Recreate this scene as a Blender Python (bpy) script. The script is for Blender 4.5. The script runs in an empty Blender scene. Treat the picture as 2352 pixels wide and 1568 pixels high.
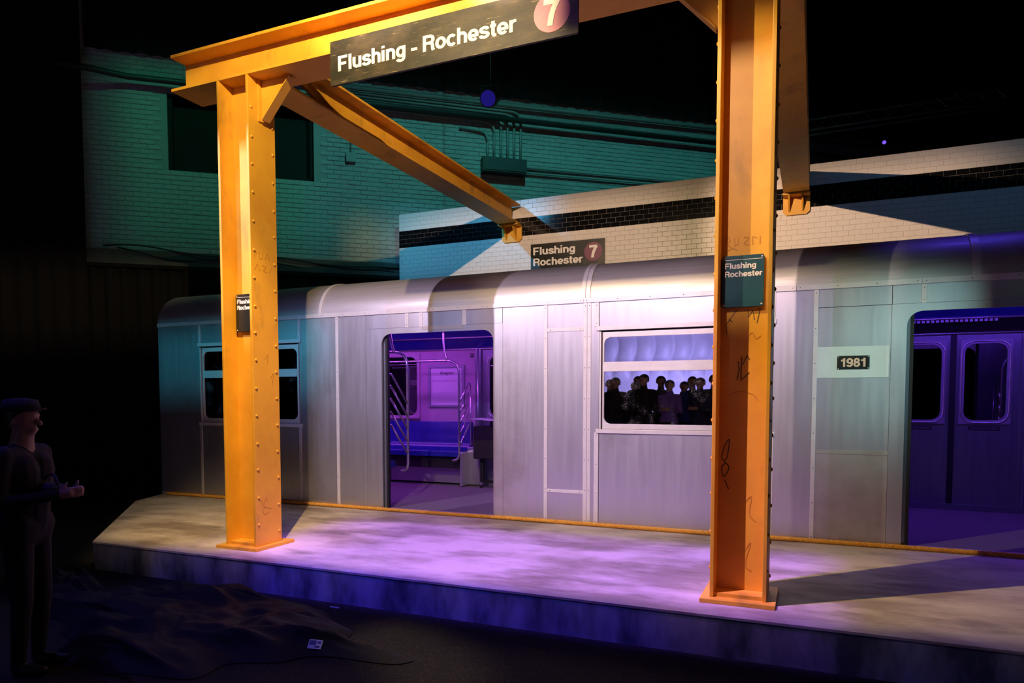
import bpy, math, random
import numpy as np
from mathutils import Vector, Matrix
R = math.radians
scene = bpy.context.scene
COL = scene.collection
random.seed(7)
rng = np.random.default_rng(7)

# ------------------------------------------------------------------ camera
cd = bpy.data.cameras.new('camera')
cd.sensor_width = 36.0
cd.lens = 36.0 * 1604.8 / 2352
cd.shift_y = (1000.9 - 784) / 2352
cd.clip_end = 100
cam = bpy.data.objects.new('camera', cd)
COL.objects.link(cam)
cam.location = (0, -6.7636, 1.2802)
cam.rotation_euler = (R(90 - 3.007), 0, R(23.408))
scene.camera = cam

# ------------------------------------------------------------------ world, exposure, lights
w = bpy.data.worlds.new('world')
scene.world = w
w.use_nodes = True
w.node_tree.nodes['Background'].inputs[0].default_value = (0.15, 0.2, 0.5, 1)
w.node_tree.nodes['Background'].inputs[1].default_value = 0.0006
vs = scene.view_settings
vs.view_transform = 'Standard'
vs.look = 'None'
vs.gamma = 1.0
vs.exposure = 0.0
vs.use_curve_mapping = False


def lamp(name, loc, color, watts, aim=None, angle=60, blend=0.3, radius=0.03):
    t = 'SPOT' if aim is not None else 'POINT'
    l = bpy.data.lights.new(name, t)
    l.color = color
    l.energy = watts
    l.shadow_soft_size = radius
    o = bpy.data.objects.new(name, l)
    COL.objects.link(o)
    o.location = loc
    if aim is not None:
        l.spot_size = R(angle)
        l.spot_blend = blend
        o.rotation_euler = (Vector(aim) - Vector(loc)).to_track_quat('-Z', 'Y').to_euler()
    return o


KEY = Vector((-2.8, -4.2, 4.7))
B0 = Vector((-6.66, 3.4, 0))                       # a point of the angled brick wall, its run and its normal
BD = Vector((0.777, 0.629, 0)).normalized()
BN = Vector((BD.y, -BD.x, 0))
UX, UY, UZ = Vector((1, 0, 0)), Vector((0, 1, 0)), Vector((0, 0, 1))
PLANES = {'train': (Vector((0, 0, 0)), UX, UZ), 'tile': (Vector((0, 3.3, 0)), UX, UZ), 'deck': (Vector((0, 0, 0)), UX, UY),
          'riser': (Vector((0, -2.54, 0)), UX, UZ), 'brick': (B0, BD, UZ), 'backdrop': (Vector((0, -11.8, 0)), UX, UZ)}
LIGHT_MASKS = []


def lantern(name, loc, color, watts, plane, rect, radius):
    """a spot behind an added unseen snoot whose opening throws the rectangle rect onto the plane"""
    o, u, v = PLANES[plane]
    n_ = u.cross(v)
    L = Vector(loc)
    D = (o - L).dot(n_)
    t = 0.5 / abs(D)
    P = [o + u * a + v * b for a, b in ((rect[0], rect[2]), (rect[1], rect[2]), (rect[1], rect[3]), (rect[0], rect[3]))]
    Q = [L + (p - L) * t for p in P]
    aim = sum(((q - L).normalized() for q in Q), Vector()) / 4
    half = max(aim.angle(q - L) for q in Q)
    lamp(name, loc, color, watts, L + aim, min(170, math.degrees(half) * 2 + 26), 0.15, radius)
    LIGHT_MASKS.append((name, L, Q, u, v))


lamp('key_lamp', KEY, (1, 0.72, 0.36), 540, radius=0.015)
lamp('wall_boost', KEY, (1, 0.66, 0.5), 1000, (-4.0, 3.3, 3.7), 38, 0.9, 0.015)  # extra spot added at the key to brighten the tiled wall at left
lamp('wall_boost_east', KEY, (1, 0.64, 0.44), 1900, (0.2, 3.3, 3.7), 26, 0.7, 0.015)  # extra spot added at the key to brighten the tiled wall at right
lantern('train_lamp', (-5.84, -5.1, 4.4), (0.86, 0.68, 1), 850, 'train', (-5.50, -1.0, 0.0, 2.75), 0.018)
lantern('train_lamp_east', (-1.27, -5.1, 4.4), (1, 0.72, 0.62), 400, 'train', (-3.3, 0.55, 0.0, 2.75), 0.02)
lantern('violet_lamp', (-1.9, -3.4, 5.6), (0.34, 0.1, 1), 2500, 'deck', (-4.5, 0.1, -2.46, -0.6), 0.022)
lamp('column_fill', KEY, (1, 0.6, 0.2), 950, (-4.7, -2.0, 0.8), 32, 1.0, 0.015)  # fill added at the key to lift the lower left column
lamp('column_fill_east', KEY, (1, 0.62, 0.18), 620, (-0.40, -2.1, 0.9), 22, 1.0, 0.015)  # fill added at the key to lift the lower right column
lantern('blue_lamp', (-4.2, -5.0, 4.6), (0.02, 0.02, 1), 1600, 'riser', (-4.0, -0.9, -0.25, 0.04), 0.045)
lantern('teal_lamp', (-8.4, -4.8, 4.4), (0.05, 0.6, 0.85), 471.25, 'train', (-8.2, -5.3, 1.32, 2.16), 0.025)
lantern('sky_blue_lamp', (-5.0, -5.7, 4.5), (0.2, 0.36, 1), 420, 'train', (-6.1, -3.3, 0.9, 2.35), 0.03)
lantern('mint_lamp', (3.4, -5.0, 3.4), (0.52, 1, 0.96), 800, 'train', (-0.2, 0.85, 0.80, 2.24), 0.045)
lantern('lilac_lamp', (-2.2, -6.3, 4.0), (0.5, 0.38, 1), 350, 'train', (-4.9, 0.1, 0.0, 2.45), 0.03)
lantern('green_wall_lamp', (-5.6, -2.4, 8.8), (0.06, 1, 0.52), 300, 'brick', (-4.15, -1.3, 3.45, 6.30), 0.05)
lantern('teal_wall_lamp', (-1.6, -0.6, 9.4), (0.13, 1, 0.88), 650, 'brick', (-1.7, 6.6, 3.45, 6.28), 0.05)
lantern('cyan_wall_lamp', (-6.6, -3.4, 6.2), (0.09, 0.54, 1), 1000, 'tile', (-6.6, -3.7, 3.1, 4.45), 0.03)
lantern('slate_wall_fill', (2.4, -1.6, 6.8), (0.1, 0.5, 1), 70, 'tile', (-0.3, 3.2, 3.1, 4.45), 0.03)  # weak fill added to tint the shadow on the right tiles
lamp('roof_blue_lamp', (1.9, 1.6, 6.8), (0.10, 0.06, 1), 60, (1.2, 0.45, 2.7), 22, 0.9, 0.04)
lamp('blue_spill_lamp', (-5.6, -3.9, 5.2), (0.14, 0.14, 1), 170, (-3.9, -3.9, 0.0), 50, 0.8, 0.05)
lantern('lilac_backdrop_lamp', (-3.2, -9.2, 0.2), (0.43, 0.37, 1), 470, 'backdrop', (-5.9, -0.6, 0.2, 3.4), 0.03)


# ------------------------------------------------------------------ helpers
class MB:
    def __init__(self):
        self.v, self.f = [], []

    def add(self, vs_, fs_):
        n = len(self.v)
        self.v += [tuple(q) for q in vs_]
        self.f += [tuple(i + n for i in q) for q in fs_]
        return self

    def box(self, x0, x1, y0, y1, z0, z1):
        return self.add([(x0, y0, z0), (x1, y0, z0), (x1, y1, z0), (x0, y1, z0),
                         (x0, y0, z1), (x1, y0, z1), (x1, y1, z1), (x0, y1, z1)],
                        [(0, 3, 2, 1), (4, 5, 6, 7), (0, 1, 5, 4), (1, 2, 6, 5), (2, 3, 7, 6), (3, 0, 4, 7)])

    def chbox(self, x0, x1, y0, y1, z0, z1, b):
        """box with chamfered edges on every side"""
        vs_ = []
        xs, ys, zs = (x0, x1), (y0, y1), (z0, z1)
        for k in range(2):
            for j in range(2):
                for i in range(2):
                    X, Y, Z = xs[i], ys[j], zs[k]
                    sx, sy, sz = (b if i == 0 else -b), (b if j == 0 else -b), (b if k == 0 else -b)
                    vs_ += [(X, Y + sy, Z + sz), (X + sx, Y, Z + sz), (X + sx, Y + sy, Z)]
        I = lambda i, j, k, a: 3 * (i + 2 * j + 4 * k) + a
        fs = []
        for i in range(2):
            q = [I(i, 0, 0, 0), I(i, 1, 0, 0), I(i, 1, 1, 0), I(i, 0, 1, 0)]
            fs.append(q if i else q[::-1])
            q = [I(0, i, 0, 1), I(1, i, 0, 1), I(1, i, 1, 1), I(0, i, 1, 1)]
            fs.append(q[::-1] if i else q)
            q = [I(0, 0, i, 2), I(1, 0, i, 2), I(1, 1, i, 2), I(0, 1, i, 2)]
            fs.append(q if i else q[::-1])
        for j in range(2):
            for k in range(2):
                fs.append([I(0, j, k, 1), I(1, j, k, 1), I(1, j, k, 2), I(0, j, k, 2)])
                fs.append([I(j, 0, k, 0), I(j, 1, k, 0), I(j, 1, k, 2), I(j, 0, k, 2)])
                fs.append([I(j, k, 0, 0), I(j, k, 1, 0), I(j, k, 1, 1), I(j, k, 0, 1)])
        for k in range(2):
            for j in range(2):
                for i in range(2):
                    fs.append([I(i, j, k, 0), I(i, j, k, 1), I(i, j, k, 2)])
        return self.add(vs_, fs)

    def tube(self, path, r, n=8, caps=True):
        P = [Vector(q) for q in path]
        m = len(P)
        rs = r if isinstance(r, (list, tuple)) else [r] * m
        t0 = (P[1] - P[0]).normalized()
        ref = Vector((0, 0, 1)) if abs(t0.z) < 0.9 else Vector((1, 0, 0))
        u = t0.cross(ref).normalized()
        vs_, fs = [], []
        for i in range(m):
            if i == 0: t = P[1] - P[0]
            elif i == m - 1: t = P[-1] - P[-2]
            else: t = (P[i + 1] - P[i]).normalized() + (P[i] - P[i - 1]).normalized()
            t.normalize()
            u = (u - t * u.dot(t)).normalized()
            v_ = t.cross(u)
            for k in range(n):
                a = 2 * math.pi * k / n
                vs_.append(P[i] + (u * math.cos(a) + v_ * math.sin(a)) * rs[i])
        for i in range(m - 1):
            for k in range(n):
                a, b = i * n + k, i * n + (k + 1) % n
                fs.append((a, b, b + n, a + n))
        if caps:
            fs.append(tuple(range(n - 1, -1, -1)))
            fs.append(tuple((m - 1) * n + k for k in range(n)))
        return self.add(vs_, fs)

    def extr(self, pts, faces, y0, y1):
        """flat faces in the XZ plane, pushed from y0 (front) to y1 (back)"""
        n = len(pts)
        vs_ = [(x, y0, z) for x, z in pts] + [(x, y1, z) for x, z in pts]
        fs, ed = [], {}
        for f in faces:
            ar = sum(pts[f[i]][0] * pts[f[(i + 1) % len(f)]][1] - pts[f[(i + 1) % len(f)]][0] * pts[f[i]][1] for i in range(len(f)))
            f = list(f) if ar > 0 else list(f)[::-1]
            fs.append(tuple(f))
            fs.append(tuple(i + n for i in f[::-1]))
            for i in range(len(f)):
                a, b = f[i], f[(i + 1) % len(f)]
                if (b, a) in ed: ed.pop((b, a))
                else: ed[(a, b)] = 1
        for a, b in ed:
            fs.append((b, a, a + n, b + n))
        return self.add(vs_, fs)

    def poly(self, pts, y0, y1):
        return self.extr(pts, [tuple(range(len(pts)))], y0, y1)

    def dome(self, c, r, axis, h=None, n=8, rings=3):
        ax = Vector(axis).normalized()
        ref = Vector((0, 0, 1)) if abs(ax.z) < 0.9 else Vector((1, 0, 0))
        u = ax.cross(ref).normalized()
        v_ = ax.cross(u)
        h = h or r
        vs_, fs = [], []
        for i in range(rings):
            a = math.pi / 2 * i / rings
            for k in range(n):
                b = 2 * math.pi * k / n
                vs_.append(Vector(c) + (u * math.cos(b) + v_ * math.sin(b)) * r * math.cos(a) + ax * h * math.sin(a))
        vs_.append(Vector(c) + ax * h)
        for i in range(rings - 1):
            for k in range(n):
                a, b = i * n + k, i * n + (k + 1) % n
                fs.append((a, b, b + n, a + n))
        for k in range(n):
            fs.append(((rings - 1) * n + k, (rings - 1) * n + (k + 1) % n, rings * n))
        return self.add(vs_, fs)

    def ball(self, c, rad, n=12, m=8):
        rx, ry, rz = rad if hasattr(rad, '__len__') else (rad,) * 3
        vs_, fs = [(c[0], c[1], c[2] - rz)], []
        for i in range(1, m):
            a = -math.pi / 2 + math.pi * i / m
            for k in range(n):
                b = 2 * math.pi * k / n
                vs_.append((c[0] + rx * math.cos(a) * math.cos(b), c[1] + ry * math.cos(a) * math.sin(b), c[2] + rz * math.sin(a)))
        vs_.append((c[0], c[1], c[2] + rz))
        for k in range(n):
            fs.append((0, 1 + (k + 1) % n, 1 + k))
            fs.append((len(vs_) - 1, 1 + (m - 2) * n + k, 1 + (m - 2) * n + (k + 1) % n))
        for i in range(m - 2):
            for k in range(n):
                a, b = 1 + i * n + k, 1 + i * n + (k + 1) % n
                fs.append((a, b, b + n, a + n))
        return self.add(vs_, fs)


def origin(o):
    p = Vector((0, 0, 0))
    while o is not None:
        p += o.location
        o = o.parent
    return p


def obj(name, mb, material, parent=None, smooth=False, bevel=0, base=None):
    """links one mesh object; the vertices are given in world coordinates"""
    off = origin(parent) if parent else Vector((0, 0, 0))
    if base is not None: off = off + (Vector(base) - off)
    me = bpy.data.meshes.new(name)
    me.from_pydata([(v[0] - off[0], v[1] - off[1], v[2] - off[2]) for v in mb.v], [], mb.f)
    me.materials.append(material)
    if smooth:
        me.polygons.foreach_set('use_smooth', [True] * len(me.polygons))
    o = bpy.data.objects.new(name, me)
    COL.objects.link(o)
    if parent: o.parent = parent
    if base is not None: o.location = Vector(base) - (origin(parent) if parent else Vector((0, 0, 0)))
    if bevel:
        b = o.modifiers.new('bevel', 'BEVEL')
        b.width = bevel
        b.segments = 2
        b.limit_method = 'ANGLE'
    return o


def smooth_angle(o, deg=35):
    me = o.data
    me.polygons.foreach_set('use_smooth', [True] * len(me.polygons))
    me.set_sharp_from_angle(angle=R(deg))
    return o


def tag(o, label=None, cat=None, group=None, kind=None):
    if label: o['label'] = label
    if cat: o['category'] = cat
    if group: o['group'] = group
    if kind: o['kind'] = kind
    return o


def thing(name, loc, label, cat, group=None):
    o = bpy.data.objects.new(name, None)
    o.empty_display_size = 0.1
    COL.objects.link(o)
    o.location = loc
    return tag(o, label, cat, group)


def struct(name, mb, m, **k):
    return tag(obj(name, mb, m, **k), kind='structure')


def bez(p0, p1, p2, p3, n=10):
    out = []
    for i in range(n + 1):
        t = i / n
        out.append(tuple((1 - t) ** 3 * a + 3 * (1 - t) ** 2 * t * b + 3 * (1 - t) * t * t * c + t ** 3 * d
                         for a, b, c, d in zip(p0, p1, p2, p3)))
    return out


def arc2(cx, cz, rx, rz, a0, a1, n=10):
    return [(cx + rx * math.cos(R(a0 + (a1 - a0) * i / n)), cz + rz * math.sin(R(a0 + (a1 - a0) * i / n))) for i in range(n + 1)]


def plate_hole(mb, x0, x1, z0, z1, a0, a1, b0, b1, r, y0, y1, n=6, corners=(1, 1, 1, 1)):
    """plate with a rounded rectangular hole; corners: bottom-left, bottom-right, top-right, top-left"""
    rr = [r if c else 0.0006 for c in corners]
    cs = [(a0 + rr[0], b0 + rr[0], 180), (a1 - rr[1], b0 + rr[1], 270), (a1 - rr[2], b1 - rr[2], 0), (a0 + rr[3], b1 - rr[3], 90)]
    outer = [(x0, z0), (x1, z0), (x1, z1), (x0, z1)]
    pts = list(outer)
    idx = []
    for (cx, cz, a), q in zip(cs, rr):
        s = len(pts)
        pts += arc2(cx, cz, q, q, a, a + 90, n)
        idx.append(list(range(s, s + n + 1)))
    faces = []
    for c in range(4):
        for i in range(n):
            faces.append((c, idx[c][i], idx[c][i + 1]))
        d = (c + 1) % 4
        faces.append((c, idx[c][-1], idx[d][0], d))
    return mb.extr(pts, faces, y0, y1)


def door_frame(mb, x0, x1, z0, z1, a0, a1, b1, r, y0, y1, n=8):
    """plate open at the bottom with a round-cornered doorway"""
    L = arc2(a0 + r, b1 - r, r, r, 180, 90, n)
    T = arc2(a1 - r, b1 - r, r, r, 90, 0, n)
    pts = [(x0, z0), (x0, z1), (x1, z1), (x1, z0), (a0, z0), (a1, z0)] + L + T
    l0, t0 = 6, 6 + n + 1
    faces = [(0, 4, l0, 1), (1, l0 + n, t0, 2), (2, t0 + n, 5, 3)]
    for i in range(n):
        faces.append((1, l0 + i, l0 + i + 1))
        faces.append((2, t0 + i, t0 + i + 1))
    return mb.extr(pts, faces, y0, y1)


def round_rect(a0, a1, b0, b1, rr, n=6):
    out = []
    for cx, cz, a, q in ((a0 + rr[0], b0 + rr[0], 180, rr[0]), (a1 - rr[1], b0 + rr[1], 270, rr[1]),
                         (a1 - rr[2], b1 - rr[2], 0, rr[2]), (a0 + rr[3], b1 - rr[3], 90, rr[3])):
        out += arc2(cx, cz, q, q, a, a + 90, n)
    return out


# ------------------------------------------------------------------ lettering: bold grotesque strokes
def catmull(pts, n=5):
    P = [pts[0]] + list(pts) + [pts[-1]]
    out = []
    for i in range(1, len(P) - 2):
        for k in range(n):
            t = k / n
            out.append(tuple(0.5 * ((2 * b) + (-a + c) * t + (2 * a - 5 * b + 4 * c - d) * t * t + (-a + 3 * b - 3 * c + d) * t ** 3)
                             for a, b, c, d in zip(P[i - 1], P[i], P[i + 1], P[i + 2])))
    out.append(tuple(pts[-1]))
    return out


G = {
    'F': (.66, [[(.1, 0), (.1, 1)], [(.02, .91), (.61, .91)], [(.1, .48), (.54, .48)]]),
    'l': (.27, [[(.13, 0), (.13, 1)]]),
    'i': (.27, [[(.13, 0), (.13, .72)], [(.13, .84), (.13, 1)]]),
    'h': (.63, [[(.13, 0), (.13, 1)], [(.13, .40)] + arc2(.32, .43, .19, .205, 180, 0) + [(.51, 0)]]),
    'n': (.63, [[(.13, 0), (.13, .72)], [(.13, .40)] + arc2(.32, .43, .19, .205, 180, 0) + [(.51, 0)]]),
    'u': (.63, [[(.12, .72)] + arc2(.31, .285, .19, .205, 180, 360) + [(.50, .40)], [(.50, .72), (.50, 0)]]),
    's': (.58, [catmull([(.49, .51), (.43, .61), (.29, .645), (.15, .60), (.11, .51), (.17, .42), (.30, .365), (.44, .31), (.50, .21), (.44, .11), (.30, .07), (.14, .11), (.08, .215)])]),
    'g': (.64, [arc2(.31, .37, .205, .275, 0, 360, 24), [(.51, .72)] + catmull([(.51, .2), (.51, -.02), (.48, -.12), (.40, -.18), (.29, -.195), (.16, -.16), (.11, -.08)])]),
    'R': (.74, [[(.11, 0), (.11, 1)], [(.02, .91), (.42, .91)] + arc2(.42, .70, .20, .21, 90, -90) + [(.1, .49)], catmull([(.40, .49), (.55, .42), (.59, .30), (.60, .12), (.65, 0)])]),
    'o': (.64, [arc2(.32, .36, .22, .285, 0, 360, 24)]),
    'c': (.58, [arc2(.31, .36, .215, .285, 42, 318, 20)]),
    'e': (.62, [arc2(.31, .36, .215, .285, 0, 318, 20), [(.10, .325), (.61, .325)]]),
    't': (.40, [[(.19, .93), (.19, .24)] + catmull([(.19, .2), (.23, .09), (.37, .075)]), [(.03, .645), (.37, .645)]]),
    'r': (.42, [[(.13, 0), (.13, .72)], catmull([(.13, .40), (.18, .55), (.28, .63), (.41, .63)])]),
    '-': (.46, [[(.04, .33), (.40, .33)]]),
    ' ': (.26, []),
    '7': (.64, [[(.04, .91), (.585, .91)], catmull([(.56, .93), (.42, .66), (.32, .35), (.27, 0)])]),
    '1': (.56, [[(.36, 0), (.36, 1)], catmull([(.37, .90), (.30, .79), (.20, .735), (.07, .73)])]),
    '9': (.64, [arc2(.31, .67, .205, .235, 0, 360, 22), catmull([(.515, .67), (.51, .40), (.47, .18), (.37, .085), (.26, .08), (.15, .13), (.11, .23)])]),
    '8': (.64, [arc2(.31, .73, .18, .185, 0, 360, 22), arc2(.31, .285, .21, .205, 0, 360, 22)]),
}


def ribbon(mb, path, wd, y0, y1, fx):
    n = len(path)
    closed = math.dist(path[0], path[-1]) < 1e-6
    P = path[:-1] if closed else path
    m = len(P)
    L, Rr = [], []
    for i in range(m):
        if closed: a, b, c = P[i - 1], P[i], P[(i + 1) % m]
        else: a, b, c = P[max(i - 1, 0)], P[i], P[min(i + 1, m - 1)]
        d1 = Vector((b[0] - a[0], b[1] - a[1])); d2 = Vector((c[0] - b[0], c[1] - b[1]))
        if d1.length < 1e-9: d1 = d2
        if d2.length < 1e-9: d2 = d1
        d1.normalize(); d2.normalize()
        t = d1 + d2
        t = t.normalized() if t.length > 1e-6 else d1
        nn = Vector((-t.y, t.x))
        k = wd / 2 / max(0.5, abs(nn.dot(Vector((-d1.y, d1.x)))))
        L.append((b[0] + nn.x * k, b[1] + nn.y * k)); Rr.append((b[0] - nn.x * k, b[1] - nn.y * k))
    pts = [fx(q) for q in L + Rr]
    faces = [(i, (i + 1) % m, m + (i + 1) % m, m + i) for i in range(m if closed else m - 1)]
    mb.extr(pts, faces, y0, y1)


def lettering(mb, text, x0, x1, z, cap, y0, y1, stroke=.185):
    wtot = sum(G[c][0] for c in text)
    sx = (x1 - x0) / wtot
    cur = 0
    for c in text:
        adv, paths = G[c]
        for k, p_ in enumerate(paths):
            ribbon(mb, p_, stroke, y0 - k * .0006, y1, lambda q, cur=cur: (x0 + (q[0] + cur) * sx, z + q[1] * cap))
        cur += adv
    return mb


def font_text(text, x0, z, width, y, extrude=0.0008, bold=0.0):
    cu = bpy.data.curves.new('txt', 'FONT')
    cu.body = text
    cu.extrude = 0.002
    cu.offset = bold
    t = bpy.data.objects.new('txt', cu)
    COL.objects.link(t)
    dg = bpy.context.evaluated_depsgraph_get()
    me = bpy.data.meshes.new_from_object(t.evaluated_get(dg))
    mb = MB()
    xs = [v.co.x for v in me.vertices]
    s = width / (max(xs) - min(xs))
    mb.add([(x0 + (v.co.x - min(xs)) * s, y - v.co.z * s, z + v.co.y * s) for v in me.vertices], [tuple(p_.vertices) for p_ in me.polygons])
    bpy.data.objects.remove(t)
    bpy.data.curves.remove(cu)
    bpy.data.meshes.remove(me)
    return mb


# ------------------------------------------------------------------ materials
def mat(name, color, rough=0.6, metal=0.0, var=None, scale=4.0, stretch=(1, 1, 1), detail=6, bump=0.0, bscale=40.0,
        emit=None, estr=0.0, rvar=0.0, coat=0.0, spec=0.5, lo=0.35, hi=0.7, var2=None, scale2=1.5, stretch2=(1, 1, 1), lo2=.5, hi2=.75):
    m = bpy.data.materials.new(name)
    m.use_nodes = True
    nt = m.node_tree
    b = nt.nodes['Principled BSDF']
    N = lambda t: nt.nodes.new(t)
    b.inputs['Base Color'].default_value = (*color, 1)
    b.inputs['Roughness'].default_value = rough
    b.inputs['Metallic'].default_value = metal
    b.inputs['Specular IOR Level'].default_value = spec
    if coat:
        b.inputs['Coat Weight'].default_value = coat
        b.inputs['Coat Roughness'].default_value = 0.06
    if emit:
        b.inputs['Emission Color'].default_value = (*emit, 1)
        b.inputs['Emission Strength'].default_value = estr
    tc = N('ShaderNodeTexCoord')

    def noise(sc, st, det=detail):
        mp = N('ShaderNodeMapping')
        mp.inputs['Scale'].default_value = st
        nt.links.new(tc.outputs['Object'], mp.inputs['Vector'])
        nz = N('ShaderNodeTexNoise')
        nz.inputs['Scale'].default_value = sc
        nz.inputs['Detail'].default_value = det
        nz.inputs['Roughness'].default_value = 0.6
        nt.links.new(mp.outputs[0], nz.inputs['Vector'])
        return nz

    def ramp(src, a, b_):
        mr = N('ShaderNodeMapRange')
        mr.inputs['From Min'].default_value = a
        mr.inputs['From Max'].default_value = b_
        nt.links.new(src, mr.inputs['Value'])
        return mr
    last = None
    for vv, sc, st, a, c in ((var, scale, stretch, lo, hi), (var2, scale2, stretch2, lo2, hi2)):
        if not vv: continue
        nz = noise(sc, st)
        mr = ramp(nz.outputs['Fac'], a, c)
        mx = N('ShaderNodeMix')
        mx.data_type = 'RGBA'
        if last is None: mx.inputs['A'].default_value = (*color, 1)
        else: nt.links.new(last, mx.inputs['A'])
        mx.inputs['B'].default_value = (*vv, 1)
        nt.links.new(mr.outputs[0], mx.inputs['Factor'])
        last = mx.outputs['Result']
        if rvar and vv is var:
            m2 = N('ShaderNodeMapRange')
            m2.inputs['From Min'].default_value = a
            m2.inputs['From Max'].default_value = c
            m2.inputs['To Min'].default_value = rough
            m2.inputs['To Max'].default_value = min(1, rough + rvar)
            nt.links.new(nz.outputs['Fac'], m2.inputs['Value'])
            nt.links.new(m2.outputs[0], b.inputs['Roughness'])
    if last is not None: nt.links.new(last, b.inputs['Base Color'])
    if bump:
        nz = noise(bscale, (1, 1, 1), 4)
        bp = N('ShaderNodeBump')
        bp.inputs['Strength'].default_value = bump
        bp.inputs['Distance'].default_value = 0.01
        nt.links.new(nz.outputs['Fac'], bp.inputs['Height'])
        nt.links.new(bp.outputs[0], b.inputs['Normal'])
    return m


M = {}
M['yellow'] = mat('yellow_steel_paint', (0.78, 0.42, 0.030), 0.5, var=(0.66, 0.32, 0.024), scale=3, bump=.05, bscale=60,
                  var2=(0.20, 0.13, 0.03), scale2=2.6, stretch2=(1, 1, .5), lo2=.56, hi2=.80)
M['yellow_dark'] = mat('worn_edge', (0.2, 0.1, 0.03), 0.6)
M['ink'] = mat('marker_ink', (0.10, 0.07, 0.015), 0.6)
M['ink_faint'] = mat('faded_marker_ink', (0.55, 0.25, 0.022), 0.6)
M['steel'] = mat('brushed_stainless_sheet', (0.66, 0.65, 0.67), 0.35, 0.82, var=(0.62, 0.62, 0.63), scale=5, stretch=(4, 4, .3), rvar=.08, bump=.012, bscale=18,
                 var2=(0.40, 0.38, 0.35), scale2=1.3, lo2=.58, hi2=.85)
M['steel_dirty'] = mat('stained_stainless_sheet', (0.56, 0.53, 0.50), 0.45, 0.7, var=(0.40, 0.36, 0.33), scale=3, rvar=.15)
M['trim'] = mat('bright_aluminium_trim', (0.80, 0.78, 0.75), 0.42, 0.30, var=(0.72, 0.70, 0.68), scale=12)
M['roof'] = mat('brushed_roof_metal', (0.66, 0.62, 0.58), 0.42, 0.60, var=(0.5, 0.49, 0.48), scale=6, stretch=(.3, 5, 5), rvar=.1)
M['plate'] = mat('pale_painted_panel', (0.66, 0.74, 0.72), 0.5, var=(0.6, 0.68, 0.66), scale=6)
M['black'] = mat('black_rubber', (0.008, 0.008, 0.01), 0.6)
M['blackgloss'] = mat('black_enamel', (0.012, 0.016, 0.014), 0.3, var=(0.05, 0.045, 0.03), scale=3, lo=.5, hi=.75)
M['signworn'] = mat('scratched_black_enamel', (0.022, 0.022, 0.014), 0.55, spec=.3, var=(0.075, 0.058, 0.032), scale=5, stretch=(1, 1, 2), lo=.42, hi=.8,
                    var2=(0.30, 0.23, 0.13), scale2=16, stretch2=(.4, 1, 6), lo2=.62, hi2=.72)
M['signteal'] = mat('blue_green_enamel', (0.012, 0.085, 0.11), 0.35, var=(0.008, 0.06, 0.085), scale=6)
M['white'] = mat('white_vinyl_letter', (0.82, 0.80, 0.76), 0.5)
M['tan_letter'] = mat('buff_letter', (0.75, 0.50, 0.36), 0.5)
M['pink'] = mat('magenta_disc', (0.48, 0.13, 0.22), 0.45, var=(0.42, 0.10, 0.2), scale=8)
M['plum'] = mat('plum_disc', (0.17, 0.035, 0.09), 0.45)
M['tile'] = mat('glazed_white_tile', (0.74, 0.70, 0.66), 0.30, var=(0.68, 0.65, 0.61), scale=1.1, spec=.35)
M['tileblack'] = mat('glazed_black_tile', (0.006, 0.006, 0.007), 0.08)
M['grout'] = mat('grey_grout', (0.50, 0.47, 0.44), 0.85)
M['brick'] = mat('painted_brick', (0.40, 0.44, 0.44), 0.8, var=(0.31, 0.35, 0.35), scale=2, bump=.35, bscale=35)
M['mortar'] = mat('painted_mortar', (0.30, 0.33, 0.33), 0.9, bump=.3, bscale=40)
M['ledge'] = mat('dark_ledge_paint', (0.07, 0.09, 0.085), 0.7, var=(0.04, 0.05, 0.05), scale=5)
M['drape'] = mat('black_shade_drape', (0.004, 0.004, 0.004), 0.95)
M['darkvoid'] = mat('blackout_board', (0.004, 0.004, 0.004), 0.9)
M['pipe'] = mat('dark_pipe', (0.03, 0.035, 0.035), 0.5)
M['conduit'] = mat('painted_conduit', (0.28, 0.32, 0.31), 0.6)
M['concrete'] = mat('platform_concrete', (0.60, 0.55, 0.50), 0.62, var=(0.30, 0.25, 0.21), scale=1.5, stretch=(.8, 1.5, 1), lo=.42, hi=.62, bump=.06, bscale=30,
                    var2=(0.13, 0.10, 0.08), scale2=2.2, stretch2=(.55, 1.6, 1), lo2=.55, hi2=.76)
M['riser'] = mat('stained_concrete_riser', (0.38, 0.38, 0.40), 0.75, var=(0.07, 0.08, 0.09), scale=2.4, stretch=(1.4, 1, .5), lo=.40, hi=.62, bump=.1, bscale=25)
M['carpet'] = mat('dark_speckled_carpet', (0.006, 0.006, 0.006), 0.95, var=(0.07, 0.06, 0.045), scale=90, detail=3, lo=.52, hi=.75, bump=.8, bscale=120)
M['rope'] = mat('yellow_rope', (0.95, 0.50, 0.06), 0.7, var=(0.7, 0.3, 0.04), scale=40)
M['tarp'] = mat('black_tarpaulin', (0.016, 0.016, 0.018), 0.7, spec=.2)
M['liner'] = mat('cream_interior_panel', (0.50, 0.34, 0.46), 0.45, var=(0.42, 0.28, 0.40), scale=3)
M['bluefibre'] = mat('blue_moulded_seat', (0.02, 0.03, 0.30), 0.22, var=(0.015, 0.02, 0.24), scale=4)
M['chrome'] = mat('polished_rail', (0.75, 0.73, 0.74), 0.22, 0.9)
M['rubberfloor'] = mat('grey_rubber_floor', (0.16, 0.14, 0.15), 0.75, var=(0.11, 0.10, 0.11), scale=40, stretch=(.4, 2, 1))
M['doorsteel'] = mat('interior_door_steel', (0.30, 0.32, 0.36), 0.32, 0.7, var=(0.24, 0.26, 0.3), scale=4, stretch=(4, 4, .4))
M['gasket'] = mat('window_gasket', (0.35, 0.34, 0.40), 0.4, 0.3)
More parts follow.
